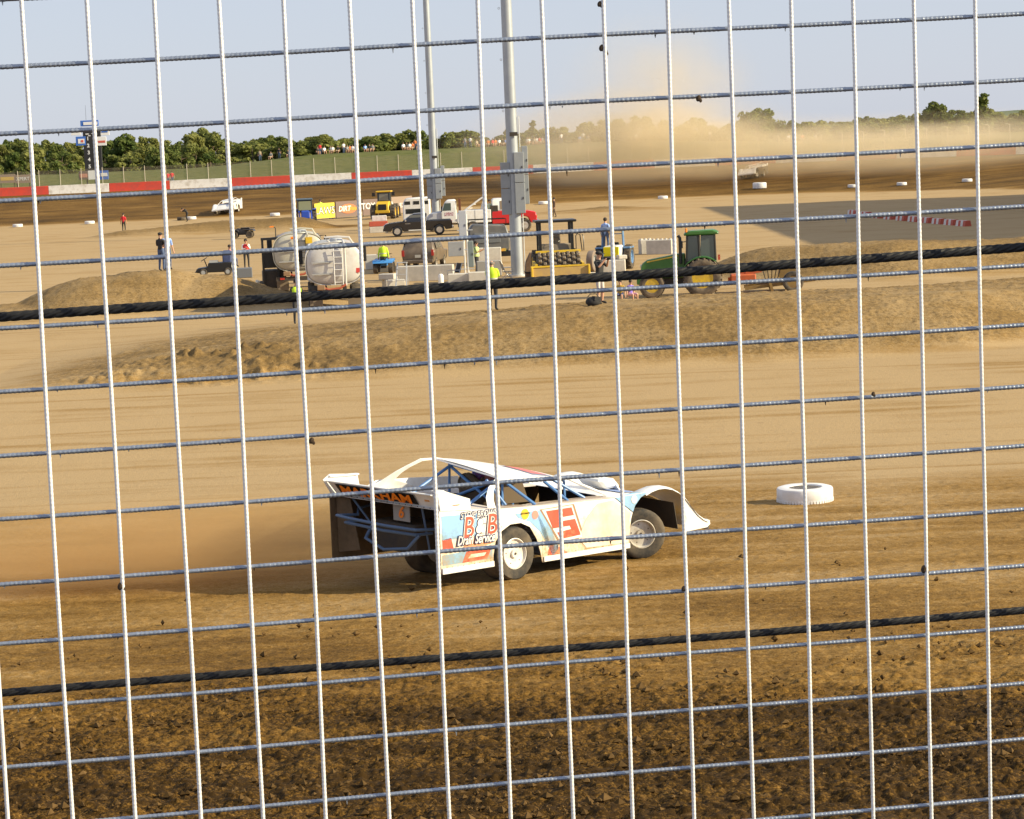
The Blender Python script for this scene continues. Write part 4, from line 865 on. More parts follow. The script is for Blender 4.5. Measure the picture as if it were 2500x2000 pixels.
        q.loft(rings, False); q.build('reflective_band', mat('silver_band', (.5, .5, .45), .4), vo)
    if extra: extra(o, P)
    return o
HV = mat('hi_vis_yellow', (.55, .80, .02), .7, c2=(.60, .85, .05), scale=6)
JEANS = cloth('jeans', (.06, .09, .17)); BLK = cloth('black', (.018, .018, .02)); GRYC = cloth('grey', (.22, .22, .22)); REDC = cloth('red', (.55, .02, .03)); WHT = cloth('white', (.75, .75, .75)); KHAKI = cloth('khaki', (.34, .28, .20)); NAVY = cloth('navy', (.03, .045, .12)); LBLUE = cloth('light_blue', (.25, .38, .70)); SAGE = cloth('sage', (.20, .27, .12)); PINK = cloth('pink', (.6, .2, .2)); ORG = cloth('orange', (.7, .2, .05))
def phone(o, P):
    q = MB(); m = (P['hdL'] + P['hdR']) / 2; q.box(m + Vector((0, -.03, .03)), (.09, .012, .16), (.3, 0, 0)); p = tag(q.build('phone', BLACK, None), 'small dark phone held up by the man in the vest beside the cabinets', 'phone'); p.matrix_world = o_matrix(o)
def o_matrix(o): return Matrix.LocRotScale(o.location, o.rotation_euler, o.scale)
def camera_(o, P):
    q = MB(); m = (P['hdL'] + P['hdR']) / 2; q.box(m + Vector((0, -.04, .02)), (.15, .07, .10)); q.cyl(m + Vector((0, -.07, .02)), m + Vector((0, -.16, .02)), .04); p = tag(q.build('camera_body', BLACK, None, bevel=.01), 'black camera held up by the man in shorts', 'camera'); p.matrix_world = o_matrix(o)
HOLD = (((.02, -.10, -.24), (-.10, -.22, .10)), ((-.02, -.10, -.24), (.10, -.22, .10)))
UP = (((.05, -.16, -.18), (-.12, -.14, .20)), ((-.05, -.16, -.18), (.12, -.14, .20)))
CROSS = (((.05, -.05, -.26), (-.20, -.16, .06)), ((-.05, -.05, -.26), (.20, -.16, .04)))
def W(px, py, Y): return on(px, py, Y)
# on the left mound
person('person in black shirt, dark cap and jeans standing on the left dirt mound', W(397, 684, 110), 2.6, BLK, JEANS, cap=BLK, sleeve=False, arms=CROSS, level=2)
person('person in pale blue shirt and jeans half hidden behind the black-shirted one', W(412, 680, 111.0), .4, LBLUE, JEANS, cap=mat('cap_green', (.10, .16, .10), .8), sleeve=False)
# far left
person('person in bright red shirt and dark trousers standing alone on the open infield', W(303, 565, 226), 3.0, REDC, BLK, cap=BLK, sleeve=False)
person('person in black bending over beside the tyres at the far track edge', W(456, 540, 252), -1.1, BLK, BLK, pose='bend', arms=HOLD)
person('woman in red vest and white sleeves with hand raised to her face', W(603, 653, 146), .2, WHT, BLK, vest=mat('vest_red', (.55, .03, .04), .8), arms=(((.05, -.05, -.26), (-.16, -.12, .24)), ((-.05, -.05, -.26), (.20, -.16, .04))), level=1)
person('person in pink top sitting low beside the black cart', W(562, 652, 143.0) + Vector((0, 0, .25)), .8, PINK, NAVY, pose='sit', sleeve=False)
# in front of and between the machines
person('worker in hi-vis vest and dark trousers standing in front of the water trucks', W(727, 779, 94), .3, BLK, BLK, vest=HV, level=2, arms=CROSS)
person('bald worker in hi-vis jacket and dark trousers on the middle of the mound', W(1205, 760, 83.0), 2.9, HV, BLK, vest=HV, bald=True, level=2, stride=.10, arms=HOLD, hair=mat('grey_hair', (.2, .17, .15), .8))
person('man in black T-shirt and pale shorts holding up a camera', W(1466, 741, 80.2), .9, BLK, mat('cloth_palegrey', (.55, .50, .48), .8), shorts=True, sleeve=False, cap=BLK, arms=UP, level=2, extra=camera_)
person('man in sage shirt and vest looking at a phone beside the cabinets', W(1165, 668, 128), 1.3, SAGE, BLK, vest=mat('vest_pale', (.62, .72, .25), .7), sleeve=False, arms=HOLD, extra=phone)
person('child in purple top and pink shorts sitting by the tractor wheel', W(1540, 733, 101.2), .6, cloth('purple', (.18, .12, .45)), cloth('rose', (.6, .35, .4)), pose='sit', scale=.72, sleeve=False, shorts=True)
person('child in dark and yellow clothes sitting next to the purple-topped child', W(1516, 736, 101.0), -.3, cloth('mustard', (.35, .22, .03)), NAVY, pose='sit', scale=.75, sleeve=False, shorts=True)
person('person in dark brown clothes walking on the open infield behind the roller', W(1354, 532, 215), -1.4, cloth('brown', (.10, .06, .04)), cloth('brown2', (.07, .045, .03)), stride=.16)
person('hi-vis worker behind the banners beside the blue tractor', W(783, 520, 249), .2, HV, BLK, vest=HV, cap=BLK)
person('hi-vis worker behind the banners left of the yellow loader', W(869, 517, 249), .2, HV, BLK, vest=HV, cap=BLK, scale=.97)
# spectators on the grass bank
def spectators():
    cols = [('white', WHT), ('red', REDC), ('dark', BLK), ('grey', GRYC), ('orange', ORG), ('blue', LBLUE), ('khaki', KHAKI)]
    ms = {}
    for cn, c in cols:
        for ps in ('sit', 'stand'):
            ms[cn, ps] = person('', (0, 0, 0), 0, c, JEANS if ps == 'stand' else KHAKI, pose=ps, sleeve=False, hands=False, level=0 if ps == 'sit' else 1, only_mesh=True, shorts=(ps == 'sit'))
    hm_ = MB(); hm_.ell((0, .02, 0), (.11, .115, .11), None, 8, 5); hme = hm_.mesh('hair', HAIRD)
    lst = [(635, 'khaki', 'stand'), (662, 'grey', 'sit'), (682, 'dark', 'stand'), (704, 'dark', 'sit'), (776, 'dark', 'sit'), (782, 'red', 'stand'), (792, 'white', 'sit'), (808, 'grey', 'sit'), (813, 'white', 'sit'), (826, 'dark', 'sit'), (840, 'white', 'stand'), (848, 'grey', 'sit'), (855, 'orange', 'sit'), (862, 'white', 'sit'), (868, 'khaki', 'sit'), (892, 'blue', 'sit'), (903, 'dark', 'sit'), (911, 'grey', 'sit'), (985, 'white', 'sit'), (993, 'dark', 'sit'), (1001, 'white', 'sit'), (1008, 'orange', 'sit'), (1014, 'orange', 'stand'), (1021, 'grey', 'sit'), (1136, 'grey', 'stand'), (1149, 'white', 'stand'), (1164, 'khaki', 'sit'), (1172, 'dark', 'sit'), (1180, 'white', 'sit'), (1192, 'orange', 'sit'), (1203, 'red', 'sit'), (1210, 'orange', 'sit'), (1219, 'white', 'sit'), (1228, 'dark', 'sit'), (1236, 'blue', 'sit'), (1287, 'grey', 'sit'), (1292, 'white', 'sit'), (1298, 'dark', 'sit'), (1305, 'khaki', 'sit'), (1311, 'white', 'sit'), (1318, 'red', 'sit'), (1324, 'grey', 'sit'), (1332, 'dark', 'sit'), (1371, 'white', 'stand'), (1416, 'blue', 'sit'), (1424, 'white', 'stand'), (1436, 'grey', 'sit'), (1553, 'white', 'sit'), (1560, 'white', 'stand'), (1733, 'white', 'stand'), (1925, 'white', 'sit'), (1958, 'orange', 'sit'), (1990, 'grey', 'sit')]
    for i, (px, cn, ps) in enumerate(lst):
        Y = 330 + (i * 7 % 5); p = at_y(px, hor(px) + 18, Y); o = mkobj('person', ms[cn, ps]); o.location = (p.x, Y, gz(p.x, Y) - .03); o.rotation_euler = (0, 0, random.uniform(-.6, .6)); o.scale = (.88, .88, .88)
        how = {'sit': 'sitting', 'stand': 'standing'}[ps]
        tag(o, f'tiny spectator in {cn} top {how} on the grass bank below the trees', 'person', 'spectators on the grass bank'); h = mkobj('hair', hme, o); h.location = (0, -.02 if ps == 'stand' else -.04, 1.66 if ps == 'stand' else 1.2)
    for px in (409, 419):
        Y = 300 + (px - 409) * .1; p = at_y(px, 420, Y); o = mkobj('person', ms['red', 'stand']); o.location = (p.x, Y, gz(p.x, Y)); o.rotation_euler = (0, 0, .2)
        tag(o, 'spectator in red top standing behind the chain link fence at far left', 'person', 'red-topped pair behind the fence'); h = mkobj('hair', hme, o); h.location = (0, -.02, 1.66)
spectators()
# ------------------------------------------------------------------ light masts
def mast(label, px, py, Y, r0, boxes):
    b = on(px, py, Y); t = thing('light_mast', label, 'light mast', b)
    m = MB(); m.tube([(0, 0, -.3), (0, 0, 6), (0, 0, 14), (0, 0, 32)], [r0, r0 * .93, r0 * .84, r0 * .6], 14); m.build('pole', mat('mast_steel', (.34, .37, .41), .45, .3, c2=(.40, .43, .46), scale=1.5), t, smooth=40)
    m = MB(); m.cyl((0, 0, .0), (0, 0, .10), r0 * 1.5, n=16); m.build('base_flange', STEEL, t)
    gb = mat('service_box_grey', (.26, .28, .30), .55, c2=(.30, .32, .34), scale=2)
    for dx, dy, z0, z1, w_ in boxes:
        n = 2; 
        for k in range(n):
            a = z0 + (z1 - z0) * k / n; c = z0 + (z1 - z0) * (k + 1) / n - .03
            m = MB(); m.box((dx, dy, (a + c) / 2), (w_, .40, c - a)); bx = m.build('service_box', gb, t, bevel=.015)
            m = MB(); m.box((dx + w_ * .3, dy - .21, (a + c) / 2), (.05, .02, .12)); m.build('latch', DARK, bx)
    m = MB(); m.cyl((r0 + .06, -.1, 0), (r0 + .05, -.1, 8.2), .03, n=6); m.build('conduit', STEEL, t)
    m = MB(); m.box((.10, -r0 - .03, boxes[0][3] + .9), (.42, .08, .2)); m.build('name_plate', DARK, t)
    m = MB()
    for k in range(5): m.bar((-2.2, 0, 29 + k * .7), (2.2, 0, 29 + k * .7), .1, .1)
    m.build('crossarm', STEEL, t)
    for k in range(5):
        for j in range(4):
            m = MB(); m.lathe([(.1, .2), (.3, 0), (.32, -.12), (.01, -.12)], (-1.9 + j * 1.25, -.2, 29 + k * .7), (0, 1, -.4), 10); m.build('floodlight', GREY, t)
    for k in range(4):
        m = MB(); m.lathe([(.05, -.012), (.062, 0), (.05, .012), (.038, 0)], (-r0 - .05, 0, 8.5 + k * 2.6), (0, 1, 0), 8, closed=True); m.build('step_ring', STEEL, t)
mast('thicker grey light mast with service boxes rising from between the machines', 1264, 672, 124.6, .335, [(.30, -.30, 3.25, 6.4, .50), (.62, .05, 3.7, 6.7, .30), (-.42, -.10, 3.2, 5.9, .50)])
mast('thinner light mast standing further back, left of the thicker one', 1066, 560, 198, .33, [(.32, -.3, 2.5, 5.0, .5), (-.40, -.1, 2.5, 4.6, .45), (.7, 0, 2.7, 5.2, .3)])
# ------------------------------------------------------------------ white tyres marking the track edge
def tyre_thing(label, p, D, w_, m, rz=0, tilt=None, group=None):
    q = MB(); R = D / 2; r = R * .60; h = w_
    prof = [(r, h * .10), (r * 1.04, h * .02), (R * .86, 0), (R * .97, h * .06), (R, h * .16), (R, h * .84), (R * .97, h * .94), (R * .86, h), (r * 1.04, h * .98), (r, h * .90), (R * .86, h * .8), (R * .9, h * .5), (R * .86, h * .2)]
    q.lathe(prof, (0, 0, 0), (0, 0, 1), 32, closed=True)
    t = thing('track_marker_tyre', label, 'tyre', p, rz, group)
    if tilt: t.rotation_euler = tilt
    q.build('carcass', m, t, smooth=40)
    q = MB()
    for k in range(56):
        a = 6.2832 * k / 56; q.box((math.cos(a) * R, math.sin(a) * R, h * .16), (.014, .035, h * .17), (0, 0, a))
    o = q.build('tread_blocks', m, t); o['kind'] = 'stuff'
    return t
TW_ = mat('white_tyre_paint', (.78, .78, .80), .6, c2=(.66, .64, .62), scale=4, bump=.1)
tyre_thing('large white painted tyre lying flat on the near track edge right of the race car', on(1964, 1172, 41.6), .98, .27, TW_)
names = [(43, 548, 'white tyre lying at the track edge nearest the left edge of the picture'), (218, 530, 'white tyre lying at the track edge below the scoreboard'), (466, 515, 'white tyre lying at the track edge beside the bending person'), (670, 503, 'white tyre lying at the track edge right of the far white car'), (1326, 483, 'white tyre lying at the track edge just right of the thick mast'), (1618, 472, 'white tyre lying at the track edge below the densest dust'), (2082, 470, 'white tyre lying at the track edge, first beyond the big upright one'), (2202, 470, 'white tyre lying at the track edge between the barrier row and the wall'), (2362, 477, 'white tyre lying at the track edge nearest the right edge')]
for px, py, lb in names: tyre_thing(lb, on(px, py, 257 - .0 + (0 if px < 2000 else -1.5 - (px - 2080) * .02)), 1.05, .32, TW_, group='white tyres along the far track edge')
tyre_thing('black tyre lying beside the white one near the bending person', on(443, 517, 256.5), 1.0, .34, RUBBER)
tyre_thing('big white tractor tyre standing in front of the dust cloud', on(1855, 470, 262), 1.5, .66, TW_)
# ------------------------------------------------------------------ water trucks (tank heads towards the viewer)
def water_truck(label, p, rz, tank, marks):
    t = thing('water_truck', label, 'truck', p, rz)      # local -y faces the viewer
    m = MB(); rings = []
    for y, s in ((-.18, .30), (-.15, .62), (-.09, .85), (-.03, .95), (.03, 1.0), (.10, 1.0), (4.2, 1.0), (4.35, .9), (4.42, .5)):
        rings.append([(math.copysign(abs(math.cos(a)) ** .66, math.cos(a)) * 1.22 * s, y, 2.05 + math.copysign(abs(math.sin(a)) ** .72, math.sin(a)) * .90 * s) for a in (6.28318 * k / 36 for k in range(36))])
    m.loft(rings); tk = m.build('tank', tank, t, smooth=50)
    m = MB(); rings = []
    for y, s in ((-.02, 1.0), (-.02, 1.035), (.07, 1.035), (.07, 1.0)):
        rings.append([(math.copysign(abs(math.cos(a)) ** .66, math.cos(a)) * 1.22 * s, y, 2.05 + math.copysign(abs(math.sin(a)) ** .72, math.sin(a)) * .90 * s) for a in (6.28318 * k / 36 for k in range(36))])
    m.loft(rings, False); m.build('rim_flange', tank, tk)
    m = MB()
    for x in (-.02, .34): m.cyl((x, -.30, 1.15), (x, -.28, 2.75), .022, n=6)
    for k in range(6): m.cyl((-.02, -.30, 1.25 + k * .27), (.34, -.30, 1.25 + k * .27), .016, n=5)
    m.build('ladder', WHITE if marks else DARK, t)
    m = MB(); m.cyl((.46, -.28, 1.1), (.46, -.26, 2.85), .045, n=8); m.tube([(.46, -.26, 2.85), (.40, .1, 3.05), (.2, .5, 3.05)], .045, 8); m.build('overflow_pipe', tank, t)
    m = MB(); m.tube([(-.15, .9, 2.93), (-.35, .85, 3.15), (.2, .8, 3.17), (.7, .8, 3.12), (.85, .8, 2.85)], .05, 8); m.build('top_rail', tank, t)
    m = MB(); m.lathe([(.28, 0), (.28, .12), (.22, .18), (.02, .2)], (.15, 1.6, 2.93), (0, 0, 1), 14); m.build('manhole', STEEL, t)
    for k, (x, z) in enumerate(((-.55, 2.12), (-.55, 1.62))):
        m = MB(); m.box((x, -.22, z), (.85, .05, .05)); m.build('sign_bracket', GREY, t)
    if marks:
        m = MB(); m.box((1.02, -.10, 1.72), (.20, .02, .20)); m.build('red_placard', mat('placard_red', (.6, .06, .05), .5), t)
    else:
        m = MB(); m.box((.52, -.28, 2.62), (.32, .1, .30)); m.build('yellow_box', YELLOW, t); m = MB(); m.cyl((-.35, -.25, 2.75), (-.15, -.25, 2.78), .06); m.build('warning_light', ORANGE, t)
    m = MB(); m.tube([(-.7, -.30, 1.12), (-.3, -.35, .95), (.2, -.34, 1.0), (.45, -.30, 1.15)], .05, 8); m.build('hose', mat('hose_red', (.35, .08, .04), .7), t); m = MB(); m.box((-.62, -.3, 1.05), (.35, .25, .22)); m.build('pump', mat('pump_brown', (.25, .15, .08), .7), t, bevel=.03)
    m = MB(); m.bar((-.42, -.2, .92), (-.42, 7.0, .92), .12, .24); m.bar((.42, -.2, .92), (.42, 7.0, .92), .12, .24); m.box((0, -.25, .80), (2.3, .12, .20)); m.build('chassis', DARK, t)
    for x in (-.85, .80):
        m = MB(); m.box((x, .25, .55), (.56, .03, .62)); m.build('mud_flap', mat('flap_grey', (.18, .14, .10), .8), t)
        m = MB(); m.box((x, -.32, .82), (.22, .04, .10)); m.build('tail_lamp', mat('tail_red', (.45, .03, .02), .4), t)
    for y in (1.2, 2.5):
        for s in (-1, 1): wheel(t, (s * .92, y, .50), 1.0, .50, s * math.pi / 2, GREY, face=-1)
    for s in (-1, 1): wheel(t, (s * 1.0, 6.1, .50), 1.0, .30, s * math.pi / 2, GREY, face=-1)
    m = MB(); m.box((0, 5.6, 1.85), (2.3, 1.5, 1.7)); m.build('cab', BLACK if not marks else WHITE, t, bevel=.12)
    m = MB(); m.box((0, 6.75, 1.35), (1.9, 1.2, .9)); m.build('bonnet', BLACK if not marks else WHITE, t, bevel=.12)
    m = MB(); m.box((0, 4.835, 2.25), (1.6, .03, .5)); m.build('rear_window', GLASS, t)
    for s in (-1, 1):
        m = MB(); m.box((s * 1.155, 5.6, 2.2), (.03, .9, .6)); m.build('side_window', GLASS, t)
        m = MB(); m.tube([(s * 1.15, 6.2, 2.6), (s * 1.42, 6.1, 2.6), (s * 1.42, 6.1, 1.7), (s * 1.15, 6.2, 1.7)], .03, 6); m.build('mirror_bracket', BLACK, t); m = MB(); m.box((s * 1.45, 6.08, 2.15), (.26, .08, .7)); m.build('mirror', BLACK, t, bevel=.03)
    return t
CREAM = mat('cream_tank', (.52, .50, .42), .45, c2=(.46, .43, .34), scale=2, coat=.2); TWH = mat('white_tank', (.62, .61, .60), .4, c2=(.52, .49, .45), scale=2.2, coat=.2)
water_truck('white water tank truck with ladder and red placard in front of the cream one', on(822, 758, 104), R_(5), TWH, True)
water_truck('cream water tank truck with dark ladder behind the white one', on(735, 724, 117), R_(5), CREAM, False)
# black frame of a lifted loader cab standing left of the cream tank
t = thing('forklift', 'black forklift mast and cage standing at the left of the cream tank truck', 'forklift', on(668, 716, 117.5), R_(8))
for x in (-.42, .30):
    m = MB(); m.box((x, 0, 1.35), (.11, .16, 2.7)); m.build('mast_rail', BLACK, t, bevel=.01)
m = MB(); m.box((-.06, -.02, 2.74), (.86, .2, .12)); m.build('top_bar', BLACK, t); m = MB(); m.box((-.06, .02, 1.70), (.70, .08, .75)); m.build('carriage', BLACK, t)
m = MB(); m.tube([(.25, 0, 2.7), (.26, 0, 3.25), (.18, 0, 3.3)], .03, 6); m.build('beacon_pole', DARK, t); m = MB(); m.box((.08, 0, 3.32), (.2, .1, .06)); m.build('beacon', ORANGE, t)
m = MB(); m.box((.1, .9, .75), (1.1, 1.6, .9)); m.build('body', DARK, t, bevel=.08)
for x in (-.45, .65):
    for y in (.35, 1.5): wheel(t, (x, y, .32), .64, .25, math.copysign(math.pi / 2, x), GREY)
# ------------------------------------------------------------------ green tractor (faces left) and its implement
def green_tractor():
    G = mat('tractor_green', (.025, .13, .018), .4, c2=(.05, .16, .03), scale=2, coat=.3); GY = mat('tractor_yellow', (.72, .48, .02), .5, c2=(.5, .33, .05), scale=4); GLS = mat('tractor_glass', (.10, .13, .13), .1, spec=.8)
    t = thing('farm_tractor', 'green farm tractor with yellow wheels and glazed cab facing left', 'tractor', on(1682, 721, 104.2), R_(180 - 5))
    # local +x forward, viewer sees the left side (+y) after turning
    m = MB(); m.prism([(1.98, .78), (2.06, 1.05), (2.0, 1.42), (1.75, 1.60), (.35, 1.84), (.10, 1.84), (.10, .80)], -.36, .36); m.build('bonnet', G, t, bevel=.05)
    for s in (-1, 1):
        m = MB(); m.prism([(1.85, .85), (1.88, 1.1), (1.5, 1.22), (.9, 1.12), (.8, .9)], s * .37, s * .362); m.build('grille_side', BLACK, t); m = MB(); m.prism([(1.75, 1.50), (.4, 1.72), (.4, 1.77), (1.75, 1.55)], s * .385, s * .36); m.build('yellow_stripe', GY, t)
        m = MB(); m.box((2.02, s * .25, 1.34), (.08, .14, .10)); m.build('headlight', CHROME, t)
    m = MB(); m.box((.95, 0, .62), (2.3, .42, .34)); m.box((-.5, 0, .80), (1.3, .6, .5)); m.build('chassis', DARK, t); m = MB(); m.box((2.08, 0, .72), (.28, .7, .32)); m.build('front_weight', G, t, bevel=.03)
    m = MB(); m.prism([(.12, .95), (.12, 1.55), (-.10, 1.62), (-.9, 1.60), (-1.0, 1.2), (-.55, .95)], -.55, .55); m.build('cab_base', BLACK, t)
    for x, y in ((.05, -.58), (.05, .58), (-.52, -.60), (-.52, .60), (-1.20, -.56), (-1.20, .56)):
        m = MB(); m.bar((x, y, 1.5), (x - (.06 if x > 0 else -.02), y * .97, 2.62), .07, .07); m.build('cab_pillar', BLACK, t)
    m = MB()
    m.quad((.04, -.55, 1.5), (.04, .55, 1.5), (-.02, .53, 2.6), (-.02, -.53, 2.6)); m.build('windscreen', GLS, t)
    for s in (-1, 1):
        for x0, x1 in ((.0, -.50), (-.55, -1.16)):
            m = MB(); m.quad((x0, s * .575, 1.45), (x1, s * .575, 1.5), (x1, s * .56, 2.58), (x0 - .04, s * .56, 2.58)); m.build('side_window', GLS, t)
    m = MB(); m.quad((-1.18, -.54, 1.6), (-1.18, .54, 1.6), (-1.16, .52, 2.58), (-1.16, -.52, 2.58)); m.build('rear_window', GLS, t)
    m = MB(); m.box((-.5, 0, 1.75), (.4, .45, .5)); m.build('seat', BLACK, t, bevel=.08)
    m = MB(); m.prism([(.15, 2.60), (.12, 2.70), (-.1, 2.80), (-1.1, 2.82), (-1.34, 2.74), (-1.38, 2.62)], -.66, .66); m.build('cab_roof', G, t, bevel=.05)
    for s in (-1, 1):
        m = MB(); m.box((-1.32, s * .5, 2.66), (.1, .16, .08)); m.build('work_light', CHROME, t)
        m = MB(); rings = []
        for k in range(9):
            a = R_(20 + 14 * k); c = (-.62 + math.cos(a) * .92, .80 + math.sin(a) * .92)
            rings.append([(c[0], s * .52, c[1]), (c[0], s * 1.0, c[1] - .02), (c[0] * 1.0, s * 1.0, c[1] - .06), (c[0], s * .52, c[1] - .05)])
        m.loft(rings); m.build('fender', G, t)
        m = MB(); m.box((-1.35, s * .85, 1.60), (.10, .10, .14)); m.build('tail_lamp', mat('lamp_red', (.5, .08, .03), .4), t)
    m = MB(); m.tube([(.30, .42, 1.4), (.30, .42, 2.5), (.38, .42, 2.62)], .07, 8); m.build('exhaust', BLACK, t); m = MB(); m.cyl((.02, .58, 2.75), (.02, .58, 2.92), .05, .04, 8); m.build('beacon', ORANGE, t)
    m = MB(); m.tube([(.05, .6, 2.35), (.2, .95, 2.35)], .02, 5); m.box((.2, 1.02, 2.25), (.05, .18, .3)); m.build('mirror', BLACK, t)
    for k in range(4): m = MB(); m.box((-.05 + .12 * k, .62, .55 + .22 * k), (.3, .25, .04)); m.build('step', DARK, t)
    TR = mat('tractor_tyre', (.05, .042, .034), .9, c2=(.20, .15, .10), scale=3)
    for s in (-1, 1):
        wheel(t, (-.62, s * .88, .80), 1.60, .50, 0, GY, TR, face=-s, tread=20); wheel(t, (1.55, s * .82, .53), 1.06, .38, 0, GY, TR, face=-s, tread=16)
    return t
green_tractor()
t = thing('towed_implement', 'orange red towed grader implement behind the green tractor', 'implement', on(1892, 722, 104.3), R_(176))
OR = mat('implement_orange', (.55, .12, .03), .7, c2=(.42, .10, .04), scale=4); RU = mat('rusty_yellow', (.30, .19, .05), .8, c2=(.22, .13, .05), scale=4)
m = MB(); m.box((1.35, 0, .62), (1.1, .9, .40)); m.build('gearbox', OR, t, bevel=.05); m = MB(); m.bar((2.0, 0, .6), (1.1, 0, .65), .2, .16); m.bar((1.9, .2, .95), (.9, .2, .8), .08, .08); m.build('drawbar', OR, t)
m = MB(); m.box((.9, -.1, .9), (.7, .7, .16), (0, .15, 0)); m.build('cover', OR, t)
for y in (-.7, .7): m = MB(); m.bar((1.3, y, .22), (-1.7, y, .50), .16, .14); m.build('side_beam', RU, t)
for k in range(3): m = MB(); m.bar((-.2 - k * .5, -.8, .38 + k * .04), (-.2 - k * .5, .8, .38 + k * .04), .14, .14); m.build('cross_beam', RU, t)
m = MB(); m.prism([(.2, .05), (.3, .5), (.18, .5), (.08, .05)], -1.2, 1.2); m.build('blade', RU, t)
for s in (-1, 1): wheel(t, (-.75, s * .95, .45), .9, .3, 0, RU, RUBBER, face=-s)
m = MB(); m.lathe([(.02, -.25), (.38, -.25), (.38, .25), (.02, .25)], (-.55, 0, .78), n=16); m.build('cable_drum', RU, t)
m = MB()
for k in range(5): m.cyl((-.1 + .12 * k, .3, .5), (-.3 + .2 * k, .35, 1.15 - .05 * k), .02, n=5)
m.build('hydraulic_hoses', BLACK, t)
# ------------------------------------------------------------------ pad foot roller with a blade, facing the viewer
t = thing('compactor_roller', 'sheepsfoot soil roller with yellow blade and dark roof standing right of the mast', 'roller', on(1365, 683, 119), R_(4))
m = MB(); m.prism([(-.98, .12), (-.86, .14), (-.86, .74), (-.98, .72)], -1.45, 1.45, 'x'); m.build('blade', mat('blade_yellow', (.50, .34, .10), .6, c2=(.40, .27, .12), scale=2), t, bevel=.02)
for s in (-1, 1): m = MB(); m.box((s * 1.40, -.95, .46), (.10, .30, .66)); m.build('blade_end', YELLOW, t, bevel=.02)
m = MB(); m.bar((-1.45, -.94, .78), (1.45, -.94, .78), .10, .08); m.build('blade_edge', YELLOW, t)
m = MB(); m.lathe([(.02, -1.05), (.62, -1.05), (.62, 1.05), (.02, 1.05)], (0, 0, .74), (1, 0, 0), 24); drum = m.build('drum', DARK, t)
PD = mat('pad_steel', (.13, .10, .07), .5, .4, c2=(.30, .24, .17), scale=6)
pad = MB(); pad.prism([(-.11, 0), (.11, 0), (.07, .12), (-.07, .12)], -.075, .075, 'x'); pme = pad.mesh('pad', PD, bevel=.015)
for r_ in range(9):
    for k in range(14):
        a = 6.2832 * (k + .5 * (r_ % 2)) / 14; o = mkobj('pad', pme, drum); x = -.95 + r_ * .2375
        o.matrix_local = Matrix.Translation((x, math.cos(a) * .61, .74 + math.sin(a) * .61)) @ Matrix.Rotation(a - math.pi / 2, 4, 'X')
for s in (-1, 1): m = MB(); m.bar((s * 1.15, -.8, .75), (s * 1.15, 1.2, .85), .12, .28); m.build('drum_frame', YELLOW, t)
m = MB(); m.box((0, .0, 1.46), (2.2, .30, .10)); m.build('cross_frame', YELLOW, t)
m = MB(); m.prism([(.8, .6), (2.6, .6), (2.8, 1.2), (2.3, 1.75), (.9, 1.8)], -.8, .8, 'x'); m.build('engine_hood', mat('roller_hood', (.22, .18, .13), .6), t, bevel=.06)
for x in (-.80, .80):
    for y in (.75, 1.95): m = MB(); m.box((x, y, 2.15), (.14, .12, 1.5)); m.build('roof_post', BLACK, t)
m = MB(); m.box((0, 1.3, 2.92), (2.05, 1.7, .12)); m.build('roof', BLACK, t, bevel=.03); m = MB(); m.box((0, 1.35, 1.95), (.5, .5, .7)); m.build('seat', DARK, t, bevel=.06)
m = MB(); m.tube([(.98, .7, 1.5), (.98, .7, 2.15), (1.05, .75, 2.25), (1.2, .8, 2.2), (1.28, .8, 1.4)], .025, 6); m.build('handrail', BLACK, t); m = MB(); m.tube([(1.38, .9, 1.4), (1.38, .9, 2.1), (1.32, .95, 2.2)], .025, 6); m.build('handrail', BLACK, t)
m = MB(); m.lathe([(.19, -.015), (.205, 0), (.19, .015), (.175, 0)], (0, .85, 2.0), (0, -.6, .8), 16, closed=True); m.build('steering_wheel', BLACK, t)
for s in (-1, 1): wheel(t, (s * .85, 2.2, .72), 1.44, .55, math.copysign(math.pi / 2, s), YELLOW, RUBBER, tread=18)
# dirt pile / tyre beside the mast
t = thing('loader_bucket', 'rusty brown loader bucket leaning between the mast and the roller', 'bucket', on(1300, 664, 122.8), R_(0)); m = MB(); m.prism([(-.4, 0), (.45, 0), (.6, .5), (.35, 1.15), (-.1, 1.3), (-.35, .8)], -.55, .35); m.build('shell', mat('rust_brown', (.16, .095, .055), .85, c2=(.23, .15, .09), scale=3), t, bevel=.05)
m = MB(); m.bar((-.4, -.56, .3), (.5, -.56, .3), .04, .08); m.build('lip', DARK, t)
# ------------------------------------------------------------------ small blue and yellow tractor with a person on it
t = thing('utility_tractor', 'small blue tractor with yellow panel and roll bar behind concrete blocks', 'tractor', on(1495, 668, 127), R_(-15))
BT = mat('old_blue', (.07, .19, .42), .5, c2=(.16, .28, .45), scale=3)
m = MB(); m.box((.15, -.15, .95), (.75, 1.6, .65)); m.build('bonnet', mat('off_white_panel', (.6, .6, .62), .5), t, bevel=.06); m = MB(); m.box((.2, -.98, .98), (.82, .06, .52)); m.build('front_panel', mat('signal_yellow', (.85, .72, .0), .5), t, bevel=.02)
for x in (-.62, .55):
    m = MB(); m.bar((x, .55, .8), (x * .92, .6, 2.05), .09, .09); m.build('roll_bar_post', BT, t)
m = MB(); m.box((-.05, .55, 2.12), (1.55, 1.1, .08)); m.build('canopy', mat('canopy_amber', (.45, .24, .03), .6), t, bevel=.02); m = MB(); m.bar((-.58, .55, 1.85), (.5, .55, 1.85), .05, .05); m.build('roll_bar_cross', BT, t)
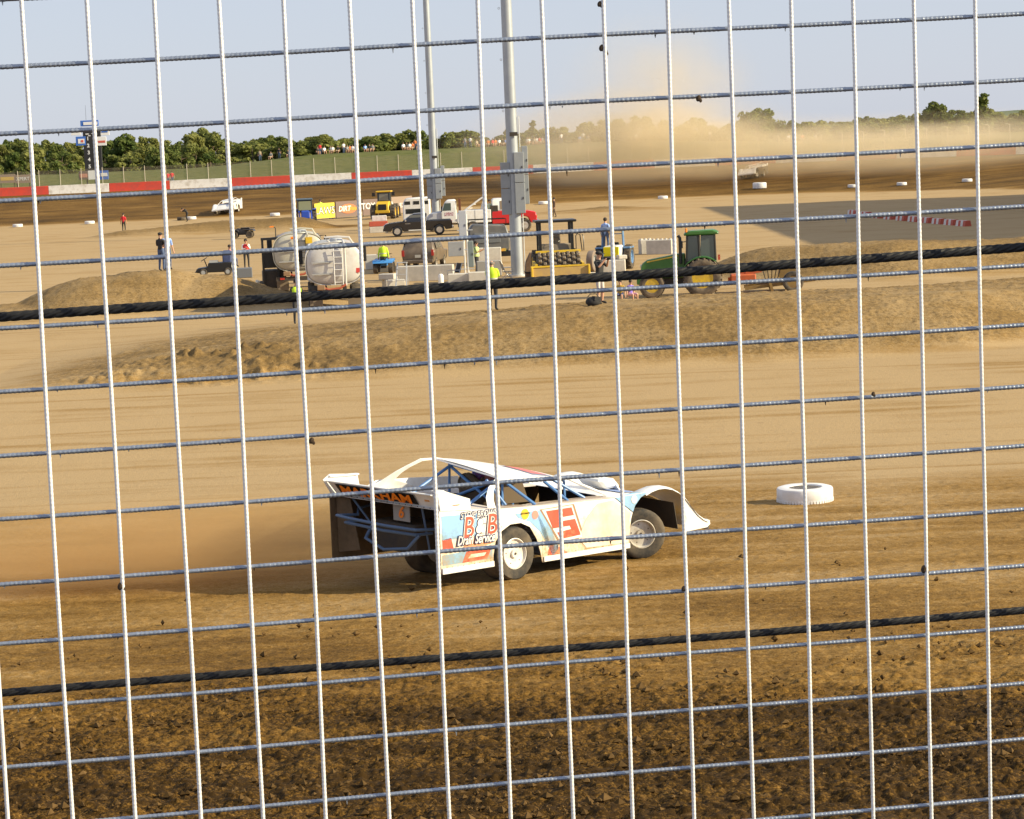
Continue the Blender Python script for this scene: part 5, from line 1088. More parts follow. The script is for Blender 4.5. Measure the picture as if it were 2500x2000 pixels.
for s in (-1, 1): m = MB(); m.box((s * .75, .75, 1.12), (.42, .95, .10)); m.build('fender', BT, t, bevel=.03); wheel(t, (s * .78, .75, .62), 1.24, .36, math.copysign(math.pi / 2, s), BT, RUBBER, tread=14); wheel(t, (s * .55, -.75, .36), .72, .24, math.copysign(math.pi / 2, s), BT)
m = MB(); m.box((0, .55, .95), (.5, .5, .18)); m.box((0, .78, 1.2), (.5, .12, .4)); m.build('seat', BLACK, t, bevel=.04); m = MB(); m.box((0, 0, .6), (.4, 2.2, .3)); m.build('chassis', DARK, t)
person('person in blue shirt standing up on the small blue tractor', Vector(t.location) + Vector((-.25, .45, .95)), 2.6, LBLUE, JEANS, sleeve=False)
t = thing('tyre_roller', 'upright grey tyre left of the small blue tractor', 'tyre', on(1447, 662, 126)); wheel(t, (0, 0, .55), 1.1, .36, R_(70), GREY, mat('grey_rubber', (.22, .17, .14), .9))
# ------------------------------------------------------------------ concrete blocks, barriers, small site things
def blockc(label, px, py, Y, d, rz=0, m_=None, z=0, group=None, studs=0, name='concrete_block'):
    p = on(px, py, Y) + Vector((0, 0, z)); 
    if not studs:
        m = MB(); m.box((0, 0, d[2] / 2), d); o = m.build(name, m_ or CONC, None, label, 'block', group, bevel=.03); o.location = p; o.rotation_euler = (0, 0, rz); return o
    t = thing(name, label, 'block', p, rz, group); m = MB(); m.box((0, 0, d[2] / 2), d); m.build('body', m_ or CONC, t, bevel=.03)
    for k in range(studs): m = MB(); m.lathe([(.10, 0), (.07, .07), (.01, .07)], (-d[0] / 2 + d[0] * (k + .5) / studs, 0, d[2]), (0, 0, 1), 10); m.build('stud', m_ or CONC, t)
    return t
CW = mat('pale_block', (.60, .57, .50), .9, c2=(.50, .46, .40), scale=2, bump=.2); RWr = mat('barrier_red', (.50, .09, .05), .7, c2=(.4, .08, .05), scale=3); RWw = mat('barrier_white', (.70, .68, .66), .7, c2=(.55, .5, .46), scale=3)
blockc('pale concrete block with grooved face below the small blue tractor', 1498, 688, 120.5, (1.25, .7, .82), R_(-4), CW); blockc('loose stone on top of the grooved concrete block', 1520, 688, 120.5, (.45, .4, .2), .3, CW, .82)
blockc('pale concrete block at the foot of the roller blade', 1452, 692, 119.5, (.9, .6, .3), .05, CW)
blockc('grey concrete block with lifting studs, left of the pair behind the green tractor', 1577, 622, 142, (.75, .7, .85), R_(8), CONC, studs=3); blockc('grey concrete block with studs, right of the pair behind the green tractor', 1612, 625, 141, (1.5, .7, .85), R_(-14), CONC, studs=6)
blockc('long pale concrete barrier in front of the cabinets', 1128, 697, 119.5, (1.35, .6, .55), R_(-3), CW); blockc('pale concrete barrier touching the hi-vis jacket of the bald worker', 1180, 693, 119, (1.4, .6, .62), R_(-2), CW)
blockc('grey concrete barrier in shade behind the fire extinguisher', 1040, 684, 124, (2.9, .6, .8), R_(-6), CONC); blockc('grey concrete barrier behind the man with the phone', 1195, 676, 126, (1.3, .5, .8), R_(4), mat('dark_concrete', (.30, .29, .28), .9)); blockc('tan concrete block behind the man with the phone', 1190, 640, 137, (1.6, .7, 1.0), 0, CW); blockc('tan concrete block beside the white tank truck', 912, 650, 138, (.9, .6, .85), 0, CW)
blockc('broken grey block heap left of the step ladder', 955, 692, 118, (.75, .6, .50), .4, CONC); blockc('tilted broken slab on the block heap left of the ladder', 948, 690, 117.9, (.8, .55, .28), -.3, CONC, .5); blockc('pale square block under the step ladder', 968, 704, 116.5, (.85, .6, .55), .1, CW)
for k in range(10):
    f = k / 9; px = 2084 + (2352 - 2084) * f; Y = 190 - 29 * f ** .8; py = 524 + 24 * f
    t = thing('striped_barrier', f'red and white striped plastic barrier, {"first second third fourth fifth sixth seventh eighth ninth tenth".split()[k]} from the far end of the row', 'barrier', on(px, py, Y), R_(-78), 'striped barriers in the shaded row')
    for j in range(4): m = MB(); m.prism([(-.24, 0), (.24, 0), (.17, .38), (-.17, .38)], -.8 + j * .4 + .005, -.4 + j * .4 - .005, 'x'); 
    for j in range(4): m = MB(); m.prism([(-.24, 0), (.24, 0), (.17, .38), (-.17, .38)], -.8 + j * .4 + .005, -.4 + j * .4 - .005, 'x'); m.build('stripe_block', RWr if j % 2 else RWw, t)
t = thing('striped_barrier', 'red and white barrier block lying in front of the black pickup', 'barrier', on(925, 566, 196), R_(5)); m = MB(); m.box((0, 0, .25), (1.5, .5, .5)); m.build('lower_block', CONC, t, bevel=.03); m = MB(); m.box((0, .0, .72), (1.5, .45, .40)); m.build('upper_block', RWr, t, bevel=.03); m = MB(); m.box((.1, .5, 1.15), (1.2, .4, .45)); m.build('rear_block', RWw, t, bevel=.03)
# step ladder
t = thing('step_ladder', 'aluminium step ladder leaning on the grey barrier', 'ladder', on(982, 702, 116), R_(-8))
for x in (-.22, .22): m = MB(); m.bar((x * 1.25, -.35, 0), (x, .25, 1.35), .06, .03); m.build('rail', STEEL, t)
for k in range(4): m = MB(); m.bar((-.25, -.35 + .12 * (k + 1), .27 * (k + 1)), (.25, -.35 + .12 * (k + 1), .27 * (k + 1)), .09, .025); m.build('tread', STEEL, t)
for x in (-.22, .22): m = MB(); m.bar((x, .6, 0), (x, .27, 1.33), .03, .03); m.build('rear_leg', STEEL, t)
m = MB(); m.box((0, .25, 1.37), (.5, .22, .04)); m.build('top_step', STEEL, t)
t = thing('gas_cylinder', 'white gas cylinder standing before the grey barrier', 'cylinder', on(1077, 692, 118.5)); m = MB(); m.lathe([(.01, 0), (.13, 0), (.14, .04), (.14, .52), (.10, .60), (.04, .63)], ax=(0, 0, 1), n=16); m.build('bottle', WHITE, t); m = MB(); m.cyl((0, 0, .62), (0, 0, .74), .03); m.box((.04, 0, .72), (.12, .03, .03)); m.build('valve', CHROME, t)
def chair(label, p, rz, m_):
    t = thing('folding_chair', label, 'chair', p, rz); q = MB(); q.box((0, 0, .42), (.5, .48, .03)); q.build('seat', m_, t); q = MB(); q.box((0, .3, .72), (.5, .03, .5), (-.3, 0, 0)); q.build('backrest', m_, t)
    for x in (-.25, .25): q = MB(); q.tube([(x, -.28, 0), (x, .18, .45), (x, .38, .98)], .016, 6); q.build('leg', STEEL, t); q = MB(); q.tube([(x, .34, 0), (x, -.2, .45), (x, -.2, .62), (x, .22, .62)], .016, 6); q.build('leg', STEEL, t)
chair('tan folding chair standing left of the mast base', on(1240, 674, 122), R_(100), mat('chair_tan', (.42, .36, .27), .8)); chair('dark folding chair in front of the grey barrier', on(1108, 680, 121.5), R_(-60), BLK)
# electrical cabinets on posts
t = thing('electrical_cabinet', 'grey electrical cabinets on white posts left of the man with the phone', 'cabinet', on(1138, 682, 124.5))
for x in (-.02, .14): m = MB(); m.cyl((x, 0, 0), (x, 0, 3.3), .05, n=8); m.build('post', WHITE, t)
for nm, c, d, mm in (('cabinet_box', (-.45, .05, 1.55), (.80, .35, .75), GREY), ('cabinet_box', (.30, .1, 1.25), (.28, .3, 1.35), mat('cabinet_green', (.20, .24, .24), .5)), ('cabinet_box', (-.05, .1, 2.75), (.40, .3, 1.5), mat('cabinet_pale', (.45, .47, .52), .5))):
    m = MB(); m.box(c, d); b_ = m.build(nm, mm, t, bevel=.02); m = MB(); m.box((c[0] + d[0] * .3, c[1] - d[1] / 2 - .01, c[2]), (.04, .02, .12)); m.build('handle', DARK, b_)
for k in range(3): m = MB(); m.bar((-.35, -.02, .5 + k * 1.0), (.45, -.02, .5 + k * 1.0), .05, .05); m.build('strut', STEEL, t)
# grey machine behind the cabinets
t = thing('generator_trailer', 'dark grey enclosed generator trailer with top rail behind the cabinets', 'trailer', on(1195, 628, 139), R_(3)); m = MB(); m.prism([(-1.15, .85), (1.15, .75), (1.2, 1.5), (1.0, 2.2), (-.9, 2.3), (-1.15, 2.0)], -.6, .6); m.build('housing', mat('housing_grey', (.10, .105, .11), .5, c2=(.16, .15, .14), scale=2), t, bevel=.08)
m = MB(); m.box((-.1, -.62, 1.5), (1.5, .03, .6)); m.build('side_door', mat('door_grey', (.15, .155, .16), .45), t, bevel=.02)
for a, b_ in (((-1.15, -.6, 2.3), (-1.15, -.6, 2.55)), ((1.0, -.6, 2.2), (1.0, -.6, 2.55)), ((-1.15, -.6, 2.55), (1.0, -.6, 2.55)), ((-1.15, .6, 2.55), (1.0, .6, 2.55))): m = MB(); m.bar(a, b_, .04, .04); m.build('rail', BLACK, t)
m = MB(); m.box((0, 0, .55), (2.6, 1.1, .3)); m.box((.2, 0, .85), (1.8, 1.0, .4)); m.build('chassis', BLACK, t, bevel=.03); m = MB(); m.box((.78, -.62, .78), (.34, .03, .16)); m.build('plate', mat('plate_mixed', (.15, .30, .10), .5, c2=(.7, .35, .03), scale=5, lo=.45, hi=.5), t)
for s in (-1, 1): wheel(t, (.2, s * .6, .36), .72, .22, 0, GREY, face=s * -1)
# ------------------------------------------------------------------ road vehicles
def car_side(t, poly, w_, paint, tumble=None, bevel=.04):
    m = MB(); m.prism(poly, -w_ / 2, w_ / 2); return m.build('body', paint, t, bevel=bevel)
def pickup():
    t = thing('pickup_truck', 'black pickup truck with chrome wheels parked facing left', 'pickup', on(1022, 573, 187), R_(180 + 2)); BP = mat('gloss_black', (.012, .012, .016), .15, coat=.6)
    car_side(t, [(2.62, .42), (2.68, .62), (2.60, .92), (2.35, 1.02), (1.25, 1.12), (-2.55, 1.14), (-2.62, .95), (-2.60, .45), (-2.1, .40), (-1.98, .66), (-1.62, .82), (-1.26, .66), (-1.14, .36), (1.16, .36), (1.28, .66), (1.62, .80), (1.98, .66), (2.08, .38)], 1.92, BP, .0, .05)
    m = MB(); rings = []
    for z, a, b, h in ((1.10, 1.28, -.62, .92), (1.25, 1.05, -.64, .90), (1.60, .52, -.70, .76), (1.70, .30, -.68, .68), (1.72, -.2, -.55, .6)):
        rings.append([(a, -h, z), (a, h, z), (b, h, z), (b, -h, z)])
    m.loft(rings); m.build('cab', BP, t, bevel=.04)
    for s in (-1, 1):
        m = MB(); m.add([(.92, s * .905, 1.20), (-.50, s * .905, 1.20), (-.56, s * .775, 1.60), (.50, s * .775, 1.60)], [(0, 1, 2, 3)]); m.build('side_window', mat('pickup_glass', (.10, .10, .09), .1), t)
        m = MB(); m.box((.95, s * 1.02, 1.20), (.12, .16, .16)); m.build('mirror', CHROME, t, bevel=.03)
        m = MB(); m.box((2.60, s * .70, .78), (.14, .34, .18)); m.build('headlight', CHROME, t, bevel=.02); m = MB(); m.box((-2.60, s * .82, .90), (.06, .16, .30)); m.build('tail_lamp', mat('tail_red', (.45, .03, .02), .4), t)
        m = MB(); m.box((.2, s * .965, .44), (1.1, .02, .07)); m.build('sill_badge', WHITE, t); m = MB(); m.box((.8, s * .965, .95), (.4, .02, .03)); m.build('fender_vent', CHROME, t)
        for x in (1.62, -1.62): wheel(t, (x, s * .82, .40), .80, .28, 0, CHROME, BLACK, face=-s, holes=6)
    m = MB(); m.box((2.66, 0, .52), (.12, 1.8, .20)); m.build('front_bumper', BP, t, bevel=.03); m = MB(); m.box((-2.66, 0, .56), (.14, 1.85, .18)); m.build('rear_bumper', CHROME, t, bevel=.03)
    m = MB(); m.box((-1.6, 0, 1.152), (1.85, 1.6, .02)); m.build('bed_cover', BLACK, t)
pickup()
def tow_truck():
    t = thing('tow_truck', 'red tow truck with white roof, white utility bed and slanted boom facing right', 'tow truck', on(1224, 566, 186), R_(2)); t.scale = (1.1, 1.1, 1.12); RP = mat('truck_red', (.55, .015, .02), .3, coat=.4)
    m = MB(); m.prism([(.55, .62), (1.25, .62), (1.35, .95), (1.62, 1.08), (1.9, .95), (2.05, .58), (2.42, .60), (2.50, 1.0), (2.40, 1.32), (1.95, 1.42), (1.12, 1.48), (.55, 1.48)], -.95, .95); m.build('bonnet', RP, t, bevel=.05)
    m = MB(); m.prism([(-.62, .62), (.55, .62), (1.12, 1.0), (1.12, 1.48), (-.62, 1.48)], -.96, .96); m.build('cab_lower', RP, t, bevel=.04)
    m = MB(); rings = []
    for z, a, b, h in ((1.48, 1.12, -.60, .93), (1.7, .98, -.62, .90), (2.20, .62, -.60, .82), (2.32, .40, -.52, .74), (2.34, .2, -.4, .6)): rings.append([(a, -h, z), (a, h, z), (b, h, z), (b, -h, z)])
    m.loft(rings); m.build('cab_upper', WHITE, t, bevel=.05)
    for s in (-1, 1):
        m = MB(); m.add([(.86, s * .93, 1.58), (-.05, s * .935, 1.58), (-.05, s * .845, 2.16), (.56, s * .845, 2.16)], [(0, 1, 2, 3)]); m.build('side_window', mat('amber_glass', (.25, .19, .12), .15), t); m = MB(); m.box((.85, s * 1.05, 1.65), (.08, .18, .28)); m.build('mirror', BLACK, t)
        m = MB(); m.box((2.44, s * .72, 1.12), (.10, .30, .22)); m.build('headlight', CHROME, t, bevel=.03)
        wheel(t, (1.64, s * .82, .44), .88, .28, 0, RIM, face=-s); wheel(t, (-2.0, s * .80, .44), .88, .42, 0, RIM, face=-s)
        m = MB(); m.prism([(-3.05, .75), (-.70, .75), (-.70, 1.62), (-2.4, 1.62), (-2.75, 1.45), (-3.05, 1.42)], s * .98, s * .60); m.build('utility_box', WHITE, t, bevel=.03)
        m = MB(); m.bar((-2.5, s * .45, 1.6), (-1.05, s * .45, 2.55), .08, .08); m.bar((-1.05, s * .45, 2.55), (-1.35, s * .45, 1.6), .08, .08); m.build('boom_frame', WHITE, t)
        m = MB(); m.box((-1.8, s * .985, 1.2), (.03, .015, .8)); m.build('door_seam', GREY, t)
    for k in range(4): m = MB(); m.bar((-2.3 + .38 * k, -.45, 1.73 + .25 * k), (-1.95 + .25 * k, .45, 1.73 + .25 * k), .04, .04); m.build('boom_brace', WHITE, t)
    m = MB(); m.box((2.56, 0, .68), (.14, 1.95, .24)); m.build('front_bumper', CHROME, t, bevel=.03); m = MB(); m.box((-.5, 0, .60), (5.0, .9, .25)); m.build('chassis', DARK, t); m = MB(); m.box((.35, 0, 2.38), (.35, 1.2, .1)); m.build('light_bar', WHITE, t, bevel=.03)
    m = MB(); m.box((-.45, -.80, 1.62), (.5, .3, .5)); m.build('toolbox', DARK, t); return t
TT = tow_truck()
person('worker in pale hi-vis top and dark trousers on the bed of the red tow truck', Vector(TT.location) + Vector((-.82, -.70, .78)), .4, mat('cloth_palegreen', (.55, .62, .42), .8), BLK, hair=HAIRD, arms=CROSS)
def cab_truck():
    t = thing('rollback_truck', 'white cab truck with rusty rack behind the black pickup', 'truck', on(1085, 558, 194), R_(180))
    m = MB(); m.prism([(.1, .6), (1.35, .6), (1.40, 1.1), (1.1, 1.45), (.1, 1.62)], -.9, .9); m.build('bonnet', mat('silver_bonnet', (.45, .47, .52), .35), t, bevel=.08); m = MB(); rings = []
    for z, a, b, h in ((.6, .15, -1.05, 1.0), (1.55, .18, -1.05, 1.0), (2.35, -.15, -1.02, .92), (2.48, -.35, -.95, .82)): rings.append([(a, -h, z), (a, h, z), (b, h, z), (b, -h, z)])
    m.loft(rings); m.build('cab', WHITE, t, bevel=.06)
    for s in (-1, 1):
        m = MB(); m.add([(.08, s * .995, 1.62), (-.62, s * .995, 1.62), (-.62, s * .935, 2.22), (-.12, s * .935, 2.22)], [(0, 1, 2, 3)]); m.build('side_window', mat('cab_glass', (.06, .08, .06), .1), t); m = MB(); m.box((-.45, s * 1.005, 1.35), (.72, .01, .28)); m.build('door_sign', mat('door_sign', (.62, .55, .58), .5, c2=(.35, .12, .15), scale=9, lo=.5, hi=.52), t)
        wheel(t, (.85, s * .85, .45), .9, .3, 0, RIM, face=-s); wheel(t, (-3.0, s * .85, .45), .9, .4, 0, RIM, face=-s)
        m = MB(); m.box((.15, s * 1.15, 1.75), (.08, .16, .40)); m.build('mirror', BLACK, t)
    m = MB(); m.add([(.20, -.88, 1.62), (.20, .88, 1.62), (-.10, .82, 2.26), (-.10, -.82, 2.26)], [(0, 1, 2, 3)]); m.build('windscreen', GLASS, t)
    for y in (-.9, .9): m = MB(); m.bar((-1.3, y, .9), (-1.3, y, 2.5), .16, .16); m.build('rack_post', mat('rusty_rack', (.16, .06, .03), .8), t)
    for k in range(3): m = MB(); m.bar((-1.3, -.9, 1.3 + k * .55), (-1.3, .9, 1.3 + k * .55), .1, .1); m.build('rack_bar', mat('rusty_rack', (.16, .06, .03), .8), t)
    m = MB(); m.box((-2.9, 0, 1.0), (3.2, 2.2, .16)); m.build('flat_bed', DARK, t, bevel=.02); m = MB(); m.box((-1, 0, .6), (5, .9, .25)); m.build('chassis', DARK, t)
cab_truck()
def van():
    t = thing('camper_van', 'white camper with dark side windows behind the black pickup', 'camper', on(1020, 556, 203), R_(180)); m = MB(); m.prism([(1.15, .5), (1.15, 2.1), (.9, 2.55), (-1.05, 2.6), (-1.15, 2.3), (-1.15, .5)], -1.0, 1.0); m.build('body', WHITE, t, bevel=.10)
    for x in (-.75, 0, .75):
        for s in (-1, 1): m = MB(); m.box((x, s * 1.005, 2.15), (.5, .02, .28)); m.build('side_window', GLASS, t, bevel=.0)
    for s in (-1, 1): m = MB(); m.box((.1, s * 1.006, 1.45), (1.6, .02, .4)); m.build('lower_window', GLASS, t)
    for x in (-.8, .8):
        for s in (-1, 1): wheel(t, (x, s * .85, .36), .72, .24, 0, RIM, face=-s)
van()
def suv():
    t = thing('suv', 'dusty brown SUV seen from behind beside the blue quad', 'SUV', on(1022, 657, 134.5), R_(-8)); BR = mat('dusty_brown', (.10, .075, .055), .4, c2=(.17, .13, .09), scale=2); m = MB(); rings = []
    for z, h, y0, y1 in ((.42, .86, 0, 4.6), (.95, .92, -.05, 4.65), (1.05, .92, -.02, 3.4), (1.60, .78, .22, 2.9), (1.74, .66, .45, 2.5)): rings.append([(-h, y0, z), (h, y0, z), (h, y1, z), (-h, y1, z)])
    m.loft(rings); m.build('body', BR, t, bevel=.06); m = MB(); m.add([(-.74, .02, 1.08), (.74, .02, 1.08), (.64, .22, 1.58), (-.64, .22, 1.58)], [(0, 1, 2, 3)]); m.build('rear_window', mat('dusty_glass', (.12, .10, .085), .3), t)
    for s in (-1, 1):
        m = MB(); m.box((s * .84, -.07, .98), (.14, .05, .34)); m.build('tail_lamp', mat('tail_red', (.45, .03, .02), .4), t)
        for y in (.85, 3.6): wheel(t, (s * .78, y, .36), .72, .24, math.copysign(math.pi / 2, s), RIM)
        m = MB(); m.box((s * .90, 1.5, 1.33), (.02, 1.6, .36), (0, s * -.2, 0)); m.build('side_window', GLASS, t)
    m = MB(); m.box((0, -.09, .50), (1.75, .12, .20)); m.build('rear_bumper', BR, t, bevel=.04); m = MB(); m.box((0, -.08, .80), (.32, .02, .16)); m.build('number_plate', mat('plate_pale', (.5, .48, .42), .5), t)
suv()
def quad(label, p, rz, paint):
    t = thing('quad_bike', label, 'quad bike', p, rz)
    for x in (.62, -.62):
        for s in (-1, 1): wheel(t, (x, s * .42, .30), .60, .26, 0, DARK, RUBBER, face=-s, n=18, holes=0)
        m = MB(); m.prism([(x - .42, .55), (x - .30, .72), (x + .30, .74), (x + .42, .60), (x + .3, .66), (x - .25, .64)], -.56, .56); m.build('mudguard', paint, t, bevel=.02)
    m = MB(); m.prism([(-.5, .35), (.6, .35), (.7, .60), (.35, .85), (.0, .72), (-.55, .70)], -.18, .18); m.build('body', paint, t, bevel=.05); m = MB(); m.box((-.25, 0, .80), (.75, .34, .14)); m.build('seat', BLACK, t, bevel=.05)
    m = MB(); m.tube([(.35, -.42, 1.02), (.42, -.15, .98), (.42, .15, .98), (.35, .42, 1.02)], .02, 6); m.build('handlebar', BLACK, t)
    for x in (.78, -.82):
        for k in range(4): m = MB(); m.bar((x - .2, -.36 + .24 * k, .82), (x + .2, -.36 + .24 * k, .82), .03, .03); m.build('rack_bar', BLACK, t)
    m = MB(); m.box((0, 0, .34), (1.0, .3, .14)); m.build('chassis', DARK, t); return t
quad('black quad bike standing on the open infield at left', on(592, 575, 197), R_(178), mat('quad_black', (.03, .03, .035), .4))
Q = quad('blue quad bike seen from behind, carrying a hi-vis rider', on(938, 655, 134), R_(88), mat('quad_blue', (.05, .22, .55), .4))
person('hi-vis rider seated on the blue quad bike with back turned', Vector(Q.location) + Vector((0, -.15, .42)), math.pi, HV, BLK, pose='sit', vest=HV, cap=HV)
# black cart with steering wheel and boxes
t = thing('garden_cart', 'low black cart with steering wheel and dark blue seat behind the left mound', 'cart', on(530, 668, 139), R_(184)); m = MB(); m.prism([(1.25, .2), (1.1, .45), (.5, .52), (.45, .75), (-.9, .75), (-.95, .2)], -.55, .55); m.build('body', BLACK, t, bevel=.04); m = MB(); m.box((-.62, 0, 1.05), (.5, .9, .7)); m.build('seat', NAVY, t, bevel=.06); m = MB(); m.cyl((.55, 0, .5), (.7, 0, .95), .03); m.lathe([(.20, -.02), (.225, 0), (.20, .02), (.18, 0)], (.7, 0, .95), (.5, 0, .85), 18, closed=True); m.build('steering_wheel', BLACK, t); m = MB(); m.box((.15, .1, .80), (.5, .5, .12)); m.build('parcel', mat('grey_parcel', (.4, .4, .4), .7), t)
for x in (.75, -.65):
    for s in (-1, 1): wheel(t, (x, s * .5, .22), .44, .2, 0, GREY, RUBBER, face=-s, n=16, holes=0)
blockc('grey plastic crate behind the left mound beside the cart', 592, 668, 135, (1.1, .7, .55), .1, mat('grey_plastic', (.13, .14, .16), .6), name='storage_crate'); o = blockc('cream box tipped on its side at the right end of the left mound', 634, 690, 121, (.68, .5, .5), .4, mat('cream_box', (.62, .56, .44), .7), name='storage_box'); o.rotation_euler = (.1, .35, .3)
# ------------------------------------------------------------------ far machines
def far_tractor():
    t = thing('loader_tractor', 'blue tractor with front bucket facing the viewer beside the yellow banner', 'tractor', on(747, 553, 219), R_(6)); B_ = mat('machine_blue', (.02, .07, .42), .4, coat=.3); m = MB(); m.box((0, -.1, 1.0), (.75, 1.5, .75)); m.build('bonnet', B_, t, bevel=.08); m = MB(); m.box((0, 1.1, 1.75), (1.35, 1.2, 1.1)); m.build('cab', mat('cab_dark', (.03, .04, .05), .2), t, bevel=.06); m = MB(); m.box((0, 1.1, 2.36), (1.5, 1.4, .16)); m.build('cab_roof', mat('roof_slate', (.08, .12, .16), .4), t, bevel=.05); m = MB(); m.add([(-.58, .49, 1.4), (.58, .49, 1.4), (.55, .49, 2.2), (-.55, .49, 2.2)], [(0, 1, 2, 3)]); m.build('windscreen', mat('pale_glass', (.25, .26, .16), .15), t)
    for s in (-1, 1):
        m = MB(); m.bar((s * .55, .6, 1.3), (s * .55, -1.6, .45), .12, .16); m.build('loader_arm', B_, t); wheel(t, (s * .85, 1.2, .70), 1.4, .4, math.copysign(math.pi / 2, s), B_, tread=14); wheel(t, (s * .62, -.6, .42), .84, .3, math.copysign(math.pi / 2, s), B_); m = MB(); m.box((s * .85, 1.15, 1.45), (.42, .9, .1)); m.build('fender', B_, t)
    m = MB(); m.prism([(-2.2, .1), (-1.6, .1), (-1.55, .65), (-1.75, .65), (-1.8, .22), (-2.2, .2)], -.95, .95, 'x'); m.build('bucket', BLACK, t)
far_tractor()
def wheel_loader():
    t = thing('wheel_loader', 'yellow wheel loader seen from behind between the banners', 'loader', on(935, 535, 232), R_(-4)); Yl = mat('loader_yellow', (.62, .40, .02), .5); m = MB(); m.prism([(-.2, .8), (1.6, .8), (1.6, 1.7), (.2, 1.6), (-.15, 1.3)], -.62, .62, 'x'); m.build('engine_hood', Yl, t, bevel=.06); m = MB(); m.box((0, -.22, 1.15), (.8, .04, .55)); m.build('grille', BLACK, t); m = MB(); m.box((0, 1.9, 1.95), (1.25, 1.1, 1.2)); m.build('cab', mat('cab_dark', (.03, .04, .05), .2), t, bevel=.05); m = MB(); m.box((0, 1.9, 2.6), (1.5, 1.3, .14)); m.build('cab_roof', Yl, t, bevel=.04); m = MB(); m.add([(-.45, 1.34, 1.75), (.45, 1.34, 1.75), (.42, 1.34, 2.4), (-.42, 1.34, 2.4)], [(0, 1, 2, 3)]); m.build('rear_window', mat('loader_glass', (.2, .2, .18), .2), t); m = MB(); m.box((0, -.1, .72), (1.4, .3, .3)); m.build('counterweight', Yl, t, bevel=.05)
    for s in (-1, 1):
        for y in (.5, 3.0): wheel(t, (s * .95, y, .68), 1.36, .5, math.copysign(math.pi / 2, s), Yl, tread=14)
        m = MB(); m.box((s * .95, 1.2, 2.35), (.3, .1, .35)); m.build('mirror', BLACK, t)
    m = MB(); m.bar((0, 3.2, 1.2), (0, 4.6, .6), .6, .25); m.build('lift_arm', Yl, t); m = MB(); m.prism([(4.5, .1), (5.3, .1), (5.3, .2), (4.7, .3), (4.6, 1.1), (4.5, 1.1)], -1.2, 1.2, 'x'); m.build('bucket', DARK, t)
wheel_loader()
# sponsor banners on a low frame
def banner(label, px0, px1, py0, py1, Y0, Y1, m_, parts):
    a = on(px0, 530, Y0); b = on(px1, 525, Y1); d = b - a; L = d.length; t = thing('sponsor_banner', label, 'banner', a, math.atan2(d.y, d.x)); h0, h1 = py0, py1
    m = MB(); m.prism([(0.04, h0), (L - .04, h0), (L - .04, h1), (.04, h1)], -.03, .03); m.build('panel', m_, t)
    for x in (.1, L - .1): m = MB(); m.bar((x, .06, 0), (x, .06, h1), .06, .06); m.build('post', DARK, t); m = MB(); m.bar((x, .06, h1), (x, .7, 0), .05, .05); m.build('brace', DARK, t)
    for body, x, z, sz, mm, k in parts: text('lettering', body, sz, frame(Vector((L * x, -.045, h0 + (h1 - h0) * z)), (1, 0, 0), (0, 0, 1)), mm, t, **k)
    return t, L
WB = mat('banner_brown', (.17, .115, .10), .6); YB = mat('banner_yellow', (.72, .60, .05), .6)
banner('yellow sponsor banner with white lettering beside the blue tractor', 768, 818, .15, 1.62, 238, 240, YB, [('LAWS', .50, .48, 1.0, BLACK, dict(bold=.05)), ('LAWS', .50, .48, 1.0, WHITE, dict(bold=.0, ext=.012))])
t, L = banner('brown sponsor banner with orange oval logo in the middle of the row', 820, 884, .15, 1.68, 240, 242.5, WB, [('DIRT', .32, .5, .72, WHITE, dict(shear=.2, ext=.03, bold=.02)), ('Vision', .68, .5, .5, YELLOW, dict(shear=.2, ext=.03, bold=.01))])
m = MB(); m.lathe([(.01, 0), (.5, 0), (.5, .02)], n=24); o = m.build('oval_logo', mat('logo_orange', (.55, .17, .06), .6), t, fn=lambda x, y, z: (L * .48 + x * 2.2, y - .06, .92 + z * .95))
banner('brown sponsor banner with big white capitals left of the yellow loader', 886, 930, .15, 1.72, 242.5, 244, WB, [('TOYO', .46, .55, .85, WHITE, dict(bold=.02))])
banner('pale brown sponsor banner right of the yellow loader', 952, 1008, .15, 1.80, 245, 247, mat('banner_tan', (.30, .22, .17), .6), [('EXP', .60, .45, .62, WHITE, dict(bold=.01)), ('A', .10, .55, .75, WHITE, dict(bold=.02))])
# ------------------------------------------------------------------ the two far race cars
S9 = late_model('race_car', 'white race car with black number entering the far turn', 'race car', car_basis(at_y(556, 500, 264).x, 263, R_(262)), full=False, scheme=dict(main=WHITE, accent=WHITE, hood=mat('hood_navy', (.08, .10, .18), .4)))
text('number', '9', .62, frame(Vector((-.3, 1.02, .72)), (-1, 0, 0), (0, 0, 1)), BLACK, S9, bold=.02)
q = MB(); q.prism([(-2.6, .25), (-1.8, .25), (-1.7, .6), (-1.3, .8), (-.9, .6), (-.8, .25), (.9, .25), (1.0, .7), (1.38, .97), (-2.69, 1.11)], 1.002, 1.008); q.build('left_side_skin', WHITE, S9, fn=sh)
late_model('race_car', 'orange and white race car half lost in the dust cloud', 'race car', car_basis(at_y(1838, 438, 274).x, 274, R_(248)), full=False, scheme=dict(main=mat('car_orange', (.62, .2, .08), .5, c2=(.7, .6, .55), scale=1.5, lo=.45, hi=.5), accent=WHITE, hood=WHITE))
# unseen building added beyond the right edge to cast the shadow on the infield
bx = thing('shade_building', 'flat roofed building added beyond the right edge to shade the infield', 'building', (60, 176, 0)); m = MB(); m.box((0, 0, 8), (12, 82, 16)); m.build('wall', mat('building_grey', (.45, .44, .42), .8), bx); m = MB(); m.box((-.5, 0, 16.15), (14, 84, .3)); m.build('roof', GREY, bx)
for k in range(16): m = MB(); m.box((-6.02, -37 + 4.9 * k, 11), (.1, 3.6, 2.4)); m.build('window', GLASS, bx)

